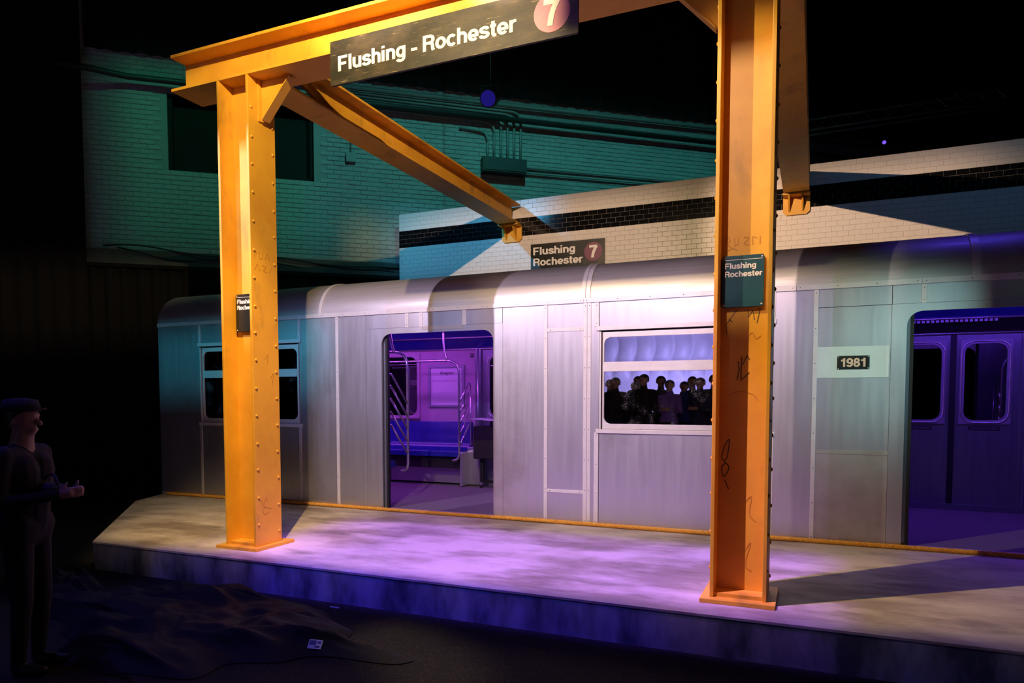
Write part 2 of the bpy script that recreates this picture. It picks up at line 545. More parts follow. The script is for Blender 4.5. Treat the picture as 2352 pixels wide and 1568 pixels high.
M['poster'] = mat('pale_poster_paper', (0.74, 0.70, 0.74), 0.6)
M['print'] = mat('black_print', (0.02, 0.015, 0.02), 0.6)
M['printgrey'] = mat('grey_print', (0.30, 0.24, 0.34), 0.6)
M['led'] = mat('violet_led', (0.5, 0.3, 1.0), 0.4, emit=(0.52, 0.10, 1.0), estr=30.0)
M['led_blue'] = mat('blue_violet_led', (0.2, 0.1, 1.0), 0.4, emit=(0.20, 0.06, 1.0), estr=32.0)
M['lens'] = mat('blue_lamp_lens', (0.02, 0.02, 0.2), 0.3, emit=(0.04, 0.03, 1.0), estr=0.14)
M['lens2'] = mat('violet_lamp_lens', (0.05, 0.02, 0.2), 0.3, emit=(0.16, 0.08, 1.0), estr=1.5)
M['fixture'] = mat('black_fixture_shell', (0.01, 0.01, 0.012), 0.5)
M['vinyl'] = mat('white_inflatable_vinyl', (0.80, 0.78, 0.84), 0.45)
M['card'] = mat('pale_card', (0.85, 0.85, 0.9), 0.5)
M['cardprint'] = mat('card_print', (0.08, 0.08, 0.3), 0.5)
M['skin'] = mat('skin', (0.34, 0.20, 0.14), 0.5)
M['hair'] = mat('dark_hair', (0.02, 0.015, 0.012), 0.5)


def glass_material(name, refl, tint, dirt=0.0):
    m = bpy.data.materials.new(name)
    m.use_nodes = True
    nt = m.node_tree
    nt.nodes.remove(nt.nodes['Principled BSDF'])
    out = nt.nodes['Material Output']
    gl = nt.nodes.new('ShaderNodeBsdfGlossy')
    gl.inputs['Color'].default_value = (0.95, 0.95, 1.0, 1)
    gl.inputs['Roughness'].default_value = 0.012
    tr = nt.nodes.new('ShaderNodeBsdfTransparent')
    tr.inputs['Color'].default_value = (*tint, 1)
    mx = nt.nodes.new('ShaderNodeMixShader')
    mx.inputs[0].default_value = refl
    nt.links.new(tr.outputs[0], mx.inputs[1])
    nt.links.new(gl.outputs[0], mx.inputs[2])
    res = mx.outputs[0]
    if dirt:
        tc = nt.nodes.new('ShaderNodeTexCoord')
        nz = nt.nodes.new('ShaderNodeTexNoise')
        nz.inputs['Scale'].default_value = 130
        nz.inputs['Detail'].default_value = 2
        nt.links.new(tc.outputs['Object'], nz.inputs['Vector'])
        nz2 = nt.nodes.new('ShaderNodeTexNoise')
        nz2.inputs['Scale'].default_value = 6
        nt.links.new(tc.outputs['Object'], nz2.inputs['Vector'])
        mu = nt.nodes.new('ShaderNodeMath')
        mu.operation = 'MULTIPLY'
        nt.links.new(nz.outputs['Fac'], mu.inputs[0])
        nt.links.new(nz2.outputs['Fac'], mu.inputs[1])
        mr = nt.nodes.new('ShaderNodeMapRange')
        mr.inputs['From Min'].default_value = 0.34
        mr.inputs['From Max'].default_value = 0.42
        mr.inputs['To Max'].default_value = dirt
        nt.links.new(mu.outputs[0], mr.inputs['Value'])
        df = nt.nodes.new('ShaderNodeBsdfDiffuse')
        df.inputs['Color'].default_value = (0.5, 0.5, 0.55, 1)
        m2 = nt.nodes.new('ShaderNodeMixShader')
        nt.links.new(mr.outputs[0], m2.inputs[0])
        nt.links.new(res, m2.inputs[1])
        nt.links.new(df.outputs[0], m2.inputs[2])
        res = m2.outputs[0]
    nt.links.new(res, out.inputs['Surface'])
    return m


M['filmglass'] = glass_material('mirror_film_window_glass', 0.92, (0.03, 0.03, 0.04), 0.25)
M['darkglass'] = glass_material('dark_interior_glass', 0.22, (0.01, 0.01, 0.015))


def in_view(P, margin=0.02):
    """pixel of a world point in the 2352x1568 frame, and its depth"""
    d = Vector(P) - cam.location
    y, t = R(23.408), R(3.007)
    fw = Vector((-math.sin(y) * math.cos(t), math.cos(y) * math.cos(t), -math.sin(t)))
    rt = Vector((math.cos(y), math.sin(y), 0))
    up = rt.cross(fw)
    z = d.dot(fw)
    return 1176 + 1604.8 * d.dot(rt) / z, 1000.9 - 1604.8 * d.dot(up) / z, z


# ================================================================== the room
FL = -0.25
struct('floor', MB().box(-16, 10, -14, 16, FL - 0.2, FL), M['carpet'])
struct('ceiling', MB().box(-16, 10, -14, 16, 10.2, 10.4), M['darkvoid'])

# platform: a slab with its left end cut on the diagonal
pp = [(-5.95, -2.54), (6.0, -2.54), (6.0, -0.004), (-8.10, -0.004), (-8.04, -0.12), (-7.84, -0.61)]
plat = thing('platform', (-2, -1.3, FL), 'low grey concrete platform running along the silver train', 'platform')
n = len(pp)
obj('deck', MB().add([(x, y, 0) for x, y in pp] + [(x, y, -0.015) for x, y in pp],
                     [tuple(range(n))] + [tuple(range(2 * n - 1, n - 1, -1))] + [(i, i + n, (i + 1) % n + n, (i + 1) % n) for i in range(n)]), M['concrete'], plat)
ri = [(x + (0.004 if x < 0 else 0), y + 0.004) for x, y in pp]
obj('riser', MB().add([(x, y, -0.015) for x, y in ri] + [(x, y, FL) for x, y in ri],
                      [(i, i + n, (i + 1) % n + n, (i + 1) % n) for i in range(n)]), M['riser'], plat)

# ---- tiled wall behind the train
TY = 3.30
PITZ, PITX = 0.0685, 0.1365
TZ0 = 4.334 - PITZ * 21
wall = struct('wall_back', MB().box(-6.40, 5.0, TY, TY + 0.12, FL, 4.336), M['grout'])
tile_me = bpy.data.meshes.new('tile')
b = 0.0025
tw, th, td = PITX - 0.0024, PITZ - 0.0024, 0.0045
tmb = MB()
tmb.add([(-tw / 2, 0, -th / 2), (tw / 2, 0, -th / 2), (tw / 2, 0, th / 2), (-tw / 2, 0, th / 2),
         (-tw / 2, -td + b * .6, -th / 2), (tw / 2, -td + b * .6, -th / 2), (tw / 2, -td + b * .6, th / 2), (-tw / 2, -td + b * .6, th / 2),
         (-tw / 2 + b, -td, -th / 2 + b), (tw / 2 - b, -td, -th / 2 + b), (tw / 2 - b, -td, th / 2 - b), (-tw / 2 + b, -td, th / 2 - b)],
        [(0, 1, 5, 4), (1, 2, 6, 5), (2, 3, 7, 6), (3, 0, 4, 7), (4, 5, 9, 8), (5, 6, 10, 9), (6, 7, 11, 10), (7, 4, 8, 11), (8, 9, 10, 11)])
tile_me.from_pydata(tmb.v, [], tmb.f)
tile_me.materials.append(M['tile'])
tile_bk = tile_me.copy()
tile_bk.materials.clear()
tile_bk.materials.append(M['tileblack'])
cells, halves = [], []
for r_ in range(21):
    z = 4.334 - PITZ * (r_ + 0.5)
    k = 0
    x = -6.40 + (PITX / 2 if r_ % 2 else 0)
    if r_ % 2: halves.append((-6.40 + PITX / 4, z, 4 <= r_ < 8))
    while x + PITX / 2 < 4.95:
        px, py, dz = in_view((x + PITX / 2, TY, z))
        seen = px < 2352 + 20 and z > 1.28 + (TY + 6.76) * 0.1955
        cells.append((x + PITX / 2, z, 4 <= r_ < 8, dz if seen else 99))
        x += PITX
cells.sort(key=lambda c: c[3])
rest = {False: MB(), True: MB()}
for i, (x, z, blk, dz) in enumerate(cells):
    jit = (random.uniform(-.0006, .0006), random.uniform(-.003, .003), random.uniform(-.003, .003))
    if i < 300 and dz < 90:
        o = bpy.data.objects.new('tile', tile_bk if blk else tile_me)
        COL.objects.link(o)
        o.parent = wall
        o.location = (x, TY + jit[0], z)
        o.rotation_euler = (jit[1], 0, jit[2])
    else:
        mt = Matrix.Translation((x, TY + jit[0], z)) @ Matrix.Rotation(jit[2], 4, 'Z') @ Matrix.Rotation(jit[1], 4, 'X')
        rest[blk].add([mt @ Vector(v) for v in tmb.v], tmb.f)
for x, z, blk in halves:
    rest[blk].add([(x + v[0] * .5, TY + v[1], z + v[2]) for v in tmb.v], tmb.f)
tag(obj('white_tiles', rest[False], M['tile'], wall), kind='stuff')
tag(obj('black_tiles', rest[True], M['tileblack'], wall), kind='stuff')

# ---- painted brick wall at an angle behind everything
BA = math.atan2(BD.y, BD.x)


def bw(s, d, z):
    return B0 + BD * s + BN * d + Vector((0, 0, z))


def bwbox(mb, s0, s1, d0, d1, z0, z1):
    q = MB().box(s0, s1, -d1, -d0, z0, z1)
    mb.add([bw(v[0], -v[1], v[2]) for v in q.v], q.f)
    return mb


OP = (-3.39, -1.21, 4.84, 6.02)
wl = MB()
bwbox(wl, -8, OP[0], -0.3, 0, FL, 8.2)
bwbox(wl, OP[1], 11, -0.3, 0, FL, 8.2)
bwbox(wl, OP[0], OP[1], -0.3, 0, FL, OP[2])
bwbox(wl, OP[0], OP[1], -0.3, 0, OP[3], 8.2)
wall_l = struct('wall_left', wl, M['mortar'])
BX, BZ = 0.214, 0.0735
bw_, bh_, bd_ = 0.203, 0.0640, 0.010
bmb = MB()
c_ = 0.006
bmb.add([(-bw_ / 2, 0, -bh_ / 2), (bw_ / 2, 0, -bh_ / 2), (bw_ / 2, 0, bh_ / 2), (-bw_ / 2, 0, bh_ / 2),
         (-bw_ / 2 + c_, -bd_, -bh_ / 2 + c_), (bw_ / 2 - c_, -bd_, -bh_ / 2 + c_), (bw_ / 2 - c_, -bd_, bh_ / 2 - c_), (-bw_ / 2 + c_, -bd_, bh_ / 2 - c_)],
        [(0, 1, 5, 4), (1, 2, 6, 5), (2, 3, 7, 6), (3, 0, 4, 7), (4, 5, 6, 7)])
brick_me = bpy.data.meshes.new('brick')
brick_me.from_pydata(bmb.v, [], bmb.f)
brick_me.materials.append(M['brick'])
bl = []
for r_ in range(42):
    z = 3.58 + BZ * (r_ + .5)
    s = -7.0 + (BX / 2 if r_ % 2 else 0)
    while s < 8.5:
        c = s + BX / 2
        if not (OP[0] - BX / 2 < c < OP[1] + BX / 2 and OP[2] - BZ / 2 < z < OP[3] + BZ / 2):
            P = bw(c, 0, z)
            px, py, dz = in_view(P)
            seen = 215 < px < 900 and z < 6.0 and not (500 < px < 635) and not (px > 640 and z > 5.5)
            bl.append((c, z, dz if seen else 99))
        s += BX
bl.sort(key=lambda q: q[2])
restb = MB()
brot = Matrix.Rotation(BA, 4, 'Z')
for i, (s, z, dz) in enumerate(bl):
    d = random.uniform(-.004, .003)
    tilt = random.uniform(-.03, .03)
    P = bw(s, d, z)
    if i < 300 and dz < 90:
        o = bpy.data.objects.new('brick', brick_me)
        COL.objects.link(o)
        o.parent = wall_l
        o.location = P
        o.rotation_euler = (tilt, 0, BA)
    else:
        mt = Matrix.Translation(P) @ brot @ Matrix.Rotation(tilt, 4, 'X')
        restb.add([mt @ Vector(v) for v in bmb.v], bmb.f)
tag(obj('bricks', restb, M['brick'], wall_l), kind='stuff')
w1 = struct('window_1', bwbox(MB(), OP[0], OP[1], -0.28, -0.20, OP[2], OP[3]), M['darkvoid'])
fr = MB()
bwbox(fr, OP[0], OP[0] + .06, -0.2, -0.06, OP[2], OP[3])
bwbox(fr, OP[1] - .06, OP[1], -0.2, -0.06, OP[2], OP[3])
bwbox(fr, OP[0], OP[1], -0.2, -0.06, OP[2], OP[2] + .06)
bwbox(fr, OP[0], OP[1], -0.2, -0.06, OP[3] - .06, OP[3])
obj('window_frame', fr, M['darkvoid'], w1)

led = MB()
bwbox(led, -8, 1.4, 0, 0.16, 3.34, 3.40)
bwbox(led, -8, 1.4, 0, 0.09, 3.40, 3.56)
struct('trim_1', led, M['ledge'])
dr = thing('shade_drape', bw(-3, .1, FL), 'black pleated drape added to keep the brick wall below the ledge dark', 'curtain')
dm = MB()
nd = 400
pts = [(-8 + 12.5 * i / nd, .10 + .05 * math.sin(i * .9) + .02 * math.sin(i * .37)) for i in range(nd + 1)]
dm.add([bw(a_, b_, FL + .01) for a_, b_ in pts] + [bw(a_, b_ * .8, 3.31) for a_, b_ in pts], [(i, i + 1, nd + 2 + i, nd + 1 + i) for i in range(nd)])
obj('cloth', dm, M['drape'], dr, smooth=True)  # added black sheet keeps the wall under the ledge dark
def drape(s0, s1, z0, z1, d0, label):  # added black sheets stand in for unlit parts of the brick wall
    t = thing('shade_drape', bw((s0 + s1) / 2, d0, z0), label, 'curtain')
    k = int((s1 - s0) / .03)
    pts = [(s0 + (s1 - s0) * i / k, d0 + .022 * math.sin(i * .8) + .012 * math.sin(i * .31)) for i in range(k + 1)]
    m = MB().add([bw(a_, b_, z0) for a_, b_ in pts] + [bw(a_, b_, z1) for a_, b_ in pts], [(i, i + 1, k + 2 + i, k + 1 + i) for i in range(k)])
    obj('cloth', m, M['drape'], t, smooth=True)
    obj('batten', bwbox(MB(), s0, s1, d0 - .02, d0 + .02, z1 - .02, z1 + .03), M['drape'], t)
    return t


drape(-12.5, -4.50, FL + .01, 9.5, .22, 'tall black drape added to keep the left end of the brick wall dark')
drape(-4.48, 11.0, 6.52, 9.5, .06, 'black border drape added to keep the top of the brick wall dark')
obj('batten', bwbox(MB(), -8, 4.5, .02, .16, 3.29, 3.335), M['drape'], dr)

tag(obj('ceiling_pipe', MB().tube([bw(-4.95, .34, 6.13), bw(-4.4, .30, 6.13), bw(-3.9, .16, 6.125), bw(10.5, .16, 6.10)], .045, 10), M['pipe'], smooth=True),
    'long dark horizontal pipe high on the painted brick wall', 'pipe')
tag(obj('upper_pipe', MB().tube([bw(-1.6, .10, 6.36), bw(10.5, .10, 6.42)], .035, 8), M['conduit'], smooth=True),
    'thin painted pipe running just above the long dark pipe', 'pipe')
# conduit bundle with junction box
jb = thing('junction_box', bw(1.95, 0, 5.18), 'dark junction box on the brick wall below the bundle of bent conduits', 'junction box')
jo = obj('box_body', bwbox(MB(), 1.58, 2.36, 0, 0.22, 5.20, 5.44), M['pipe'], jb)
obj('box_cover', bwbox(MB(), 1.60, 2.34, 0.22, 0.232, 5.22, 5.42), M['pipe'], jb)
for i in range(6):
    s = 1.70 + i * 0.12
    zt = 6.02 + i * 0.055 if i else 5.92
    sl = -0.6 - 0.25 * (i % 3)
    path = [bw(s, .05, 5.44), bw(s, .05, zt - .18)] + [bw(*q) for q in bez((s, .05, zt - .18), (s, .05, zt - .05), (s - .05, .05, zt), (s - .2, .05, zt), 6)] + [bw(sl if i else 1.2, .05, zt + .02)]
    names = ['leftmost and lowest', 'second from left', 'third from left', 'fourth from left', 'fifth from left', 'rightmost']
    tag(obj('conduit', MB().tube(path, .021, 8), M['conduit'], smooth=True),
        names[i] + ' of the bent conduits rising from the dark junction box', 'conduit', 'conduits above the junction box')
for i, z in enumerate((5.36, 5.27)):
    tag(obj('conduit', MB().tube([bw(2.36, .06, z), bw(8.5, .06, z + .02)], .02, 8), M['conduit'], smooth=True),
        ('upper' if i == 0 else 'lower') + ' horizontal conduit leaving the junction box to the right', 'conduit', 'conduits right of the junction box')
sb = thing('switch_box', bw(-.62, 0, 5.2), 'small painted switch box alone on the teal brick wall', 'switch box')
obj('box_body', bwbox(MB(), -.70, -.54, 0, .07, 5.19, 5.34), M['conduit'], sb, bevel=.006)
obj('supply_conduit', MB().tube([bw(-.62, .03, 5.34), bw(-.62, .03, 6.04)], .012, 6), M['conduit'], sb, smooth=True)
# cables slumped along the ledge
for i, (s0, s1, z, sag) in enumerate(((-4.3, 0.9, 3.60, .05), (-4.1, 1.2, 3.52, .07))):
    pts = [bw(s0 + (s1 - s0) * k / 30, .12 + .015 * math.sin(k * .9 + i), z - .16 * (k / 30) + sag * math.sin(k * .55 + i * 2) * (1 - k / 40)) for k in range(31)]
    tag(obj('cable', MB().tube(pts, .012, 6), M['black'], smooth=True),
        ('upper' if i == 0 else 'lower') + ' black cable slumped along the ledge under the brick wall', 'cable')
bxs = [(-4.18, .10, .12, 'small pale box at the dark left end of the ledge'), (-2.95, .30, .06, 'flat pale strip lying on the ledge left of the yellow column'),
       (-1.08, .34, .05, 'flat grey strip lying on the ledge right of the yellow column')]
for s, w_, h_, lb in bxs:
    tag(obj('ledge_box', bwbox(MB(), s - w_ / 2, s + w_ / 2, .015, .085, 3.562, 3.562 + h_), M['conduit'], bevel=.004), lb, 'box')

# ================================================================== yellow steel frame
CY0, CY1 = -2.24, -1.93


def column(name, x0, label, gus):
    t = thing(name, (x0 + .17, -2.085, 0), label, 'column', 'yellow steel columns on the platform')
    tf = 0.024
    zt = 3.94
    obj('base_plate', MB().box(x0 - .055, x0 + .395, -2.30, -1.83, 0.0, 0.028), M['yellow'], t, bevel=.003)
    obj('web', MB().box(x0 + tf, x0 + .34 - tf, -2.085, -2.065, 0.028, zt), M['yellow'], t)
    for s, xa in ((0, x0), (1, x0 + .34 - tf)):
        obj('flange', MB().box(xa, xa + tf, CY0, CY1, 0.028, zt), M['yellow'], t, bevel=.003)
    obj('toe_plate', MB().box(x0 + tf, x0 + .34 - tf, CY0 + .02, -2.087, 0.028, 0.052), M['yellow'], t)
    rm = bpy.data.meshes.new('rivet')
    q = MB().dome((0, 0, 0), .014, (1, 0, 0), .011, 8, 3)
    rm.from_pydata(q.v, [], q.f)
    rm.materials.append(M['yellow'])
    rm.polygons.foreach_set('use_smooth', [True] * len(rm.polygons))
    for side, y_ in ((0, -2.205), (1, -1.965)):
        for k in range(16):
            z = .215 + k * .2315 + (-.09 if side else 0) + random.uniform(-.008, .008)
            if gus == 1 and side == 1 and z > 3.62: continue
            for sx in (1, -1):
                o = bpy.data.objects.new('rivet', rm)
                COL.objects.link(o)
                o.parent = t
                o.location = Vector(((x0 + .34) if sx > 0 else x0, y_ + random.uniform(-.004, .004), z)) - t.location
                if sx < 0: o.rotation_euler = (0, 0, math.pi)
    # haunch: triangular plate under the header beam with its edge strip
    xb = x0 + .34 if gus == 1 else x0
    sg = gus
    g = MB().poly([(xb, 3.94), (xb + sg * .31, 3.94), (xb + sg * .31, 3.925), (xb + sg * .03, 3.62), (xb, 3.62)], -2.09, -2.06)
    gs = obj('haunch_plate', g, M['yellow'], t)
    d = Vector((.28, .305)).normalized()
    nx, nz = d.y * .008, -d.x * .008
    obj('haunch_edge', MB().poly([(xb + sg * .03, 3.615), (xb + sg * .318, 3.925), (xb + sg * (.318 + nx), 3.925 + nz), (xb + sg * (.03 + nx), 3.615 + nz)], -2.12, -2.03), M['yellow'], gs)
    obj('haunch_cleat', MB().box(min(xb, xb + sg * .012), max(xb, xb + sg * .012), -2.13, -2.02, 3.60, 3.94), M['yellow'], gs)
    return t


colL = column('steel_column', -4.66, 'yellow riveted steel column at left with a small black station sign between its flanges', 1)
colR = column('steel_column', -0.59, 'yellow graffiti-marked steel column at right carrying the blue-green station sign', -1)

hb = thing('header_beam', (-2.4, -2.07, 3.94), 'long yellow I-beam across the two columns carrying the big station sign', 'beam')
obj('web', MB().box(-5.18, .75, -2.08, -2.06, 3.965, 4.225), M['yellow'], hb)
obj('flange', MB().box(-5.18, .75, -2.24, -1.90, 3.94, 3.965), M['yellow'], hb, bevel=.003)
obj('flange', MB().box(-5.18, .75, -2.24, -1.90, 4.225, 4.25), M['yellow'], hb, bevel=.003)


def brace(x, label, lab2):
    t = thing('cantilever_beam', (x, 0, 3.95), label, 'beam', 'yellow beams from the columns to the tiled wall')
    hw = .155
    web = [(-1.90, 4.225), (-1.62, 4.225), (3.24, 4.225), (3.24, 3.975), (-.95, 3.975)]
    q = MB().poly(web, -.010, .010)
    obj('web', MB().add([(x + v[1], v[0], v[2]) for v in q.v], q.f), M['yellow'], t)
    obj('flange', MB().box(x - hw, x + hw, -1.90, 3.24, 3.95, 3.975), M['yellow'], t, bevel=.003)
    obj('flange', MB().box(x - hw, x + hw, -1.90, 3.24, 4.225, 4.25), M['yellow'], t, bevel=.003)
    # stiffener strip along the sloping cut of the web
    st = MB().add([(x - .06, -1.66, 4.225), (x + .06, -1.66, 4.225), (x + .06, -1.64, 4.225), (x - .06, -1.64, 4.225),
                   (x - .06, -.97, 3.975), (x + .06, -.97, 3.975), (x + .06, -.95, 3.975), (x - .06, -.95, 3.975)],
                  [(0, 1, 2, 3), (4, 7, 6, 5), (0, 4, 5, 1), (1, 5, 6, 2), (2, 6, 7, 3), (3, 7, 4, 0)])
    obj('stiffener', st, M['yellow'], t)
    br = obj('wall_bracket', MB().poly([(x - .165, 3.945), (x + .165, 3.945), (x + .165, 3.74), (x + .125, 3.70), (x - .125, 3.70), (x - .165, 3.74)], 3.262, 3.285), M['yellow'], t)
    obj('seat_plate', MB().box(x - .165, x + .165, 3.10, 3.262, 3.925, 3.949), M['yellow'], br)
    for s in (-.09, .075):
        q = MB().poly([(3.115, 3.925), (3.262, 3.925), (3.262, 3.74), (3.25, 3.74)], -.011, .011)
        obj('gusset', MB().add([(x + s + v[1], v[0], v[2]) for v in q.v], q.f), M['yellow'], br)
    return t


brace(-4.345, 'left yellow cantilever I-beam slanting back above the open train door to the tiled wall', '')
brace(-.275, 'right yellow cantilever I-beam partly hidden behind the right column', '')

# scribbles on the columns
def scribble(parent, strokes, y, material, wd=.005):
    mb = MB()
    for st in strokes:
        ribbon(mb, st, wd, y - .0012, y, lambda q: q)
    return obj('graffiti', mb, material, parent)


def sx(px): return -.566 + (px - 340) / 345 * .29     # crop columns to web metres
yw = -2.0855
scribble(colR, [[(-.53, 1.76), (-.50, 1.80), (-.47, 1.845)], [(-.53, 1.76), (-.525, 1.69)], [(-.515, 1.79), (-.49, 1.77)], [(-.40, 1.845), (-.395, 1.80), (-.37, 1.84), (-.36, 1.78)],
                [(-.345, 1.845), (-.31, 1.85)], [(-.325, 1.85), (-.345, 1.76)]], yw, M['ink'], .005)
scribble(colR, [[(-.425, 1.50), (-.40, 1.56)], [(-.40, 1.56), (-.385, 1.53)], [(-.432, 1.55), (-.435, 1.40)], [(-.435, 1.40), (-.385, 1.45)], [(-.455, 1.52), (-.445, 1.47), (-.46, 1.40)]], yw, M['ink'], .006)
scribble(colR, [catmull([(-.53, .98), (-.50, 1.02), (-.515, .90), (-.545, .90), (-.53, .98)]), catmull([(-.53, .88), (-.50, .84), (-.53, .78), (-.545, .84), (-.52, .87)]), [(-.525, .76), (-.50, .70)]], yw, M['ink'], .007)
scribble(colR, [catmull([(-.40, .62), (-.36, .66), (-.37, .55), (-.33, .50)]), catmull([(-.40, .30), (-.36, .36), (-.39, .22), (-.35, .18)]),
                catmull([(-.52, 1.30), (-.44, 1.33), (-.36, 1.31), (-.33, 1.27)]), catmull([(-.40, 1.68), (-.37, 1.70), (-.35, 1.66), (-.32, 1.68)])], yw, M['ink_faint'], .006)
scribble(colR, [catmull([(-.545, 2.26), (-.53, 2.31), (-.515, 2.28), (-.53, 2.27), (-.51, 2.24)]), [(-.49, 2.30), (-.485, 2.25), (-.465, 2.26), (-.465, 2.30)],
                catmull([(-.43, 2.30), (-.40, 2.29), (-.43, 2.26), (-.40, 2.25)]), [(-.38, 2.25), (-.38, 2.30), (-.355, 2.29)], [(-.335, 2.30), (-.335, 2.25)],
                catmull([(-.53, 2.22), (-.50, 2.235), (-.47, 2.22)])], yw, M['ink_faint'], .006)


def on_flange(parent, strokes, x, material, wd=.006):
    mb = MB()
    for st in strokes:
        q = MB()
        ribbon(q, st, wd, 0, .0012, lambda p_: p_)
        mb.add([(x + v[1], v[0], v[2]) for v in q.v], q.f)
    return obj('graffiti', mb, material, parent)


on_flange(colL, [catmull([(-2.17, .42), (-2.15, .38), (-2.12, .43), (-2.10, .40)]), [(-2.15, .36), (-2.05, .33)], catmull([(-2.16, .33), (-2.13, .29), (-2.08, .31)]),
                 catmull([(-2.1, 1.62), (-2.06, 1.66), (-2.08, 1.58)]), catmull([(-2.04, 1.46), (-2.0, 1.5), (-2.02, 1.4)])], -4.3195, M['ink_faint'])
on_flange(colL, [[(-2.20, 2.46), (-2.20, 2.52), (-2.17, 2.50)], [(-2.14, 2.52), (-2.14, 2.46), (-2.11, 2.47), (-2.11, 2.52)], [(-2.08, 2.46), (-2.05, 2.52), (-2.02, 2.46)],
                 [(-2.2, 2.36), (-2.17, 2.42), (-2.14, 2.36)], catmull([(-2.11, 2.41), (-2.07, 2.40), (-2.10, 2.37), (-2.06, 2.36)]), [(-2.03, 2.36), (-2.0, 2.41)]], -4.3195, M['ink_faint'])


# ------------------------------------------------------------------ signs
def disc(x, z, r, y0, y1, n=36):
    return MB().poly([(x + r * math.cos(2 * math.pi * i / n), z + r * math.sin(2 * math.pi * i / n)) for i in range(n)], y0, y1)


s1 = thing('station_sign', (-2.47, -2.26, 3.68), 'long scratched black station sign hung on the header beam with a pink 7 disc', 'sign')
obj('panel', MB().poly(round_rect(-3.465, -1.475, 3.680, 4.010, (.012,) * 4, 3), -2.268, -2.246), M['signworn'], s1)
obj('lettering', lettering(MB(), 'Flushing - Rochester', -3.392, -1.912, 3.776, .112, -2.2705, -2.268), M['white'], s1)
d1 = obj('route_disc', disc(-1.658, 3.846, .128, -2.2705, -2.268), M['pink'], s1)
obj('numeral', lettering(MB(), '7', -1.722, -1.598, 3.760, .172, -2.2725, -2.2705, .20), M['white'], d1)

s2 = thing('station_sign', (-3.44, 3.27, 3.26), 'black station sign with a plum 7 disc mounted on the tiled wall above the train', 'sign')
obj('panel', MB().box(-4.025, -2.868, 3.255, 3.284, 3.262, 3.632), M['blackgloss'], s2)
obj('lettering', lettering(lettering(MB(), 'Flushing', -3.985, -3.310, 3.468, .115, 3.2525, 3.255), 'Rochester', -3.985, -3.195, 3.305, .112, 3.2525, 3.255), M['white'], s2)
d2 = obj('route_disc', disc(-3.034, 3.452, .138, 3.2525, 3.255), M['plum'], s2)
obj('numeral', lettering(MB(), '7', -3.105, -2.965, 3.362, .180, 3.2505, 3.2525, .20), M['white'], d2)


def col_sign(x0, label, material):
    y = -2.118
    t = thing('column_sign', (x0 + .125, y, 1.86), label, 'sign', 'small station signs on the columns')
    obj('panel', MB().poly(round_rect(x0, x0 + .25, 1.862, 2.182, (.012,) * 4, 4), y, -2.088), material, t)
    obj('lettering', lettering(lettering(MB(), 'Flushing', x0 + .015, x0 + .205, 2.101, .036, y - .002, y), 'Rochester', x0 + .015, x0 + .240, 2.050, .036, y - .002, y), M['white'], t)
    obj('rule', MB().box(x0 + .010, x0 + .240, y - .002, y, 2.154, 2.157), M['white'], t)
    for a in (.012, .238):
        for z in (1.875, 2.168):
            obj('screw', MB().dome((x0 + a, y, z), .006, (0, -1, 0), .003, 8, 2), M['trim'], t, smooth=True)
    return t


col_sign(-.556, 'blue-green Flushing Rochester plate with corner screws on the right yellow column', M['signteal'])
col_sign(-4.615, 'small black Flushing Rochester plate half hidden by the flange of the left yellow column', M['blackgloss'])

# ================================================================== subway car
XL, XR = -8.10, 4.4
EZ = 2.25
car = thing('subway_car', (-2, 1.3, FL), 'silver stainless steel subway car with open doors standing along the platform', 'subway car')
ST = M['steel']


skin = MB()


def panel(x0, x1, z0, z1, m=None):
    g = .0025
    skin.box(x0, x1, .016, .024, z0, z1)
    return obj('side_panel', MB().box(x0 + g, x1 - g, 0, .015, z0 + g, z1 - g), m or ST, car)


D1 = (-4.552, -3.146)
D2 = (0.700, 2.106)
DT = 2.02
panel(XL, -7.35, 0, EZ)
panel(-7.35, -5.73, 1.965, EZ)
panel(-7.35, -5.73, 0, .965)
panel(-5.73, -5.17, 0, EZ)
panel(-5.17, -4.76, 0, EZ)
obj('door_surround', door_frame(MB(), -4.76, -3.035, 0, 2.083, D1[0], D1[1], DT, .12, 0, .02), ST, car)
panel(-4.76, -4.03, 2.083, EZ)
panel(-4.03, -3.49, 2.083, EZ)
panel(-3.49, -3.035, 2.083, EZ)
panel(-3.035, -2.545, 0, EZ)
panel(-2.545, -2.14, 1.99, EZ)
panel(-2.545, -2.14, .34, 1.99)
panel(-2.545, -2.14, 0, .34)
panel(-2.14, -1.98, 0, EZ)
panel(-1.98, -.36, 1.965, EZ)
panel(-1.98, -.36, 0, .965)
panel(-.36, -.008, 0, EZ)
panel(-.008, .585, .825, 2.083, M['steel'])
panel(-.008, .585, 0, .825, M['steel_dirty'])
panel(-.008, .585, 2.083, EZ)
obj('door_surround', door_frame(MB(), .585, 2.235, 0, 2.083, D2[0], D2[1], DT, .12, 0, .02), ST, car)
panel(.585, .815, 2.083, EZ)
panel(.815, 2.235, 2.083, EZ)
panel(2.235, XR, 0, EZ)
obj('inner_skin', skin, M['black'], car)
# stained patch plate over the first door, and pale plate behind the number
obj('patch_plate', MB().box(-4.02, -3.50, -.003, 0, 2.045, 2.088), M['steel_dirty'], car)
np_ = obj('number_backing', MB().box(.012, .572, -.004, 0, 1.468, 1.738), M['plate'], car)
nb = obj('number_plate', MB().poly(round_rect(.173, .424, 1.540, 1.657, (.008,) * 4, 3), -.010, -.004), M['blackgloss'], car)
obj('digits', lettering(MB(), '1981', .196, .402, 1.562, .074, -.012, -.010, .20), M['tan_letter'], nb)
sc = MB()
for a in (.182, .415):
    for z in (1.549, 1.648):
        sc.dome((a, -.010, z), .0045, (0, -1, 0), .003, 6, 2)
tag(obj('screws', sc, M['trim'], nb), kind='stuff')

